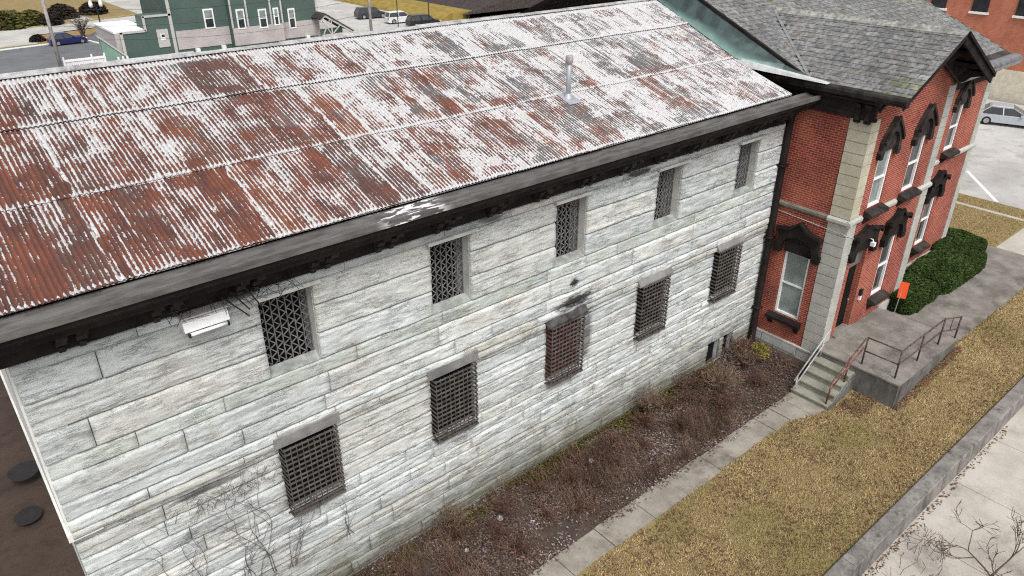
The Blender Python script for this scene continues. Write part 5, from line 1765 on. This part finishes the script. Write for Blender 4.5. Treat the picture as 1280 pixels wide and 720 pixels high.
# poles, wires, lamp
def pole(name, x, y, h, r, label, mat=MPOLE, lean=0.0):
    o = MB().tube([(x, y, ZB), (x + lean, y, ZB + h)], r, 10, r * .8).build(name, mat, None, True)
    return tag(o, label, "pole", "poles along the back lot")
pole("utility_pole", 15.25, 79.0, 12, .19, "tall weathered wooden pole at the upper left, in front of the blue hatchback")
pole("utility_pole", 52.6, 79.0, 11, .21, "weathered wooden pole right of the gabled porch")
pole("sign_post", 61.5, 86.5, 6, .07, "thin dark post between the white and the black SUV", MBLACK)
pole("sign_post", 64.0, 82.0, 6, .08, "thin dark post in front of the black SUV", MBLACK)
wn_ = 0
for (xa, za, xb, zb, lab) in ((15.25, 6.3, 52.6, 6.2, "topmost cable strung across the green house"), (15.25, 4.6, 52.6, 4.4, "second cable from the top strung across the green house"), (15.25, 2.9, 52.6, 3.0, "third cable from the top strung across the green house"), (15.25, 1.6, 52.6, 1.0, "lowest sagging cable strung across the green house")):
    pts = [(xa + (xb - xa) * k / 16, 79.0, za + (zb - za) * k / 16 - 1.1 * (1 - (k / 8 - 1) ** 2)) for k in range(17)]
    tag(MB().tube(pts, .016, 4).build("power_line", MBLACK), lab, "cable", "cables across the back lot")
lp = thing("street_lamp", (25.6, 104.5, ZB), "black street lamp with two white globes beside the far street", "street lamp")
x, y = 25.6, 104.5
MB().lathe((x, y, ZB), [(.22, 0), (.22, .3), (.10, .5), (.075, 3.6), (.06, 3.8), (.0, 3.95)], 12).build("post", MBLACK, lp)
m = MB()
m.tube([(x - .62, y, ZB + 3.85), (x - .62, y, ZB + 3.65), (x, y, ZB + 3.45), (x + .62, y, ZB + 3.65), (x + .62, y, ZB + 3.85)], .06, 8)
m.build("arm", MBLACK, lp)
for s in (-.62, .62):
    m = MB()
    m.lathe((x + s, y, ZB + 3.85), [(.12, 0), (.24, .18), (.27, .45), (.2, .75), (.08, .95), (.0, 1.05)], 12)
    m.build("globe", MWHITE, lp, True)
# shrubs and trees at the back
def round_bush(loc, r, label, cols, name="round_bush", n=900):
    t = thing(name, loc, label, "bush")
    a = rng.random(n) * 2 * PI
    u = rng.random(n)
    rad = r * (.75 + .3 * rng.random(n))
    P_ = np.c_[loc[0] + np.cos(a) * np.sqrt(1 - u * u) * rad, loc[1] + np.sin(a) * np.sqrt(1 - u * u) * rad, loc[2] + u * rad * .9]
    scatter_quads(P_, np.full(n, r * .11), pick(cols, [1] * len(cols), n, .4), "foliage", MLEAF, 0.0, t)
    MB().lathe(loc, [(r * .55, 0), (r * .6, r * .3), (r * .35, r * .6), (0.01, r * .7)], 10).build("branches", MTWIG, t)
DK = [(.03, .022, .018), (.05, .035, .025), (.02, .016, .014)]
OL = [(.075, .075, .022), (.11, .10, .03), (.05, .055, .02), (.14, .12, .04)]
round_bush((27.0, 109.0, ZB), .95, "dark round bush beside the double globe lamp", DK)
round_bush((18.0, 106.5, ZB), .95, "dark dome shaped bush left of the blue hatchback", DK)
for k, (x, y, r, lab, cl) in enumerate(((17.2, 121.5, 2.6, "olive bush at the upper left corner across the far street", OL), (20.5, 122.6, 2.2, "low olive bush left of the wooden pole top", OL), (22.6, 121.3, 1.7, "dark bush beyond the far kerb right of the pole", DK), (25.5, 127.5, 2.2, "dark bush at the top edge above the bare shrub", DK), (30.5, 129.5, 2.0, "dark bush at the top edge behind the lamp", DK))):
    round_bush((x, y, ZB), r, lab, cl, n=1600)
t = thing("bare_shrub", (23.5, 106.2, ZB), "upright bare shrub behind the blue hatchback", "shrub")
shrub_mesh(MB(), 91, 3.2, 1.6, 40, 5, .03).build("stems", MTWIG, t, world=False)

# grassy bank and dark roofed building at the back centre
bkk = MB()
bkk.prism([(69.0, ZB), (69.2, ZB + .3), (71, ZB + 1.0), (90, ZB + 1.6), (90, ZB)], lambda a, b, d: (a, d, b), 86.5, 130)
struct(bkk.build("grass_bank", MMUST))
dbd = thing("dark_roofed_building", (84, 92, ZB), "low building with a dark shingle roof behind the right part of the ridge", "building")
m = MB()
m.box(74.2, 104, 86.5, 104, ZB, -1.7)
m.build("wall", simple("brown_wall", (.09, .07, .06)), dbd)
m = MB()
m.prism([(73.4, -1.75), (88, 1.2), (106, 1.2), (106, -1.75)], lambda a, b, d: (a, d, b), 85.6, 105)
m.build("roof", MSHINGD, dbd)
m = MB()
m.box(74.0, 74.3, 85.9, 86.2, ZB, -1.7)
m.build("post", MBLACK, dbd)

# orange brick building across the street
ob = thing("orange_building", (72, 12, .7), "orange brick building with a pale stone base across the street", "building")
m = MB()
m.box(67.0, 85, -3.0, 26, 3.05, 12)
m.build("wall", MBRICKO, ob)
m = MB()
m.box(66.9, 85, -3.1, 26.1, .6, 3.04)
m.build("stone_base", simple("cream_base_stone", (.60, .55, .44), .8, var=.1), ob)
for k in range(5):
    for z0 in (6.95,):
        y0 = 10.15 + (k - 2) * 3.1
        w = MB().box(66.92, 67.02, y0, y0 + 1.15, z0, z0 + 2.4).build("window", MDARK2, ob)
        MB().box(66.90, 66.918, y0 + .08, y0 + 1.07, z0 + .08, z0 + 2.3).build("pane", MGLASS, w)
        MB().box(66.80, 67.02, y0 - .12, y0 + 1.27, z0 - .16, z0 - .003).build("sill", MWHITE, w)
# dark wet patches on the ground beyond the left end of the building
for (x, y, r, lab) in ((-.40, 7.5, .34, "dark oval puddle on the brown ground past the left corner of the stone building"), (-.14, 9.6, .42, "dark puddle at the far left corner of the stone building, partly cut by the wall")):
    m = MB()
    pts = [(x + r * (1 + .05 * math.sin(3 * t + x)) * math.cos(t), y + r * 1.1 * (1 + .04 * math.sin(2 * t)) * math.sin(t), -.043) for t in [2 * PI * k / 24 for k in range(24)]]
    m.quad(*pts)
    tag(m.build("puddle", simple("dark_wet_patch", (.014, .012, .012), .35, .4) if x < -.3 else bpy.data.materials["dark_wet_patch"]), lab, "puddle")
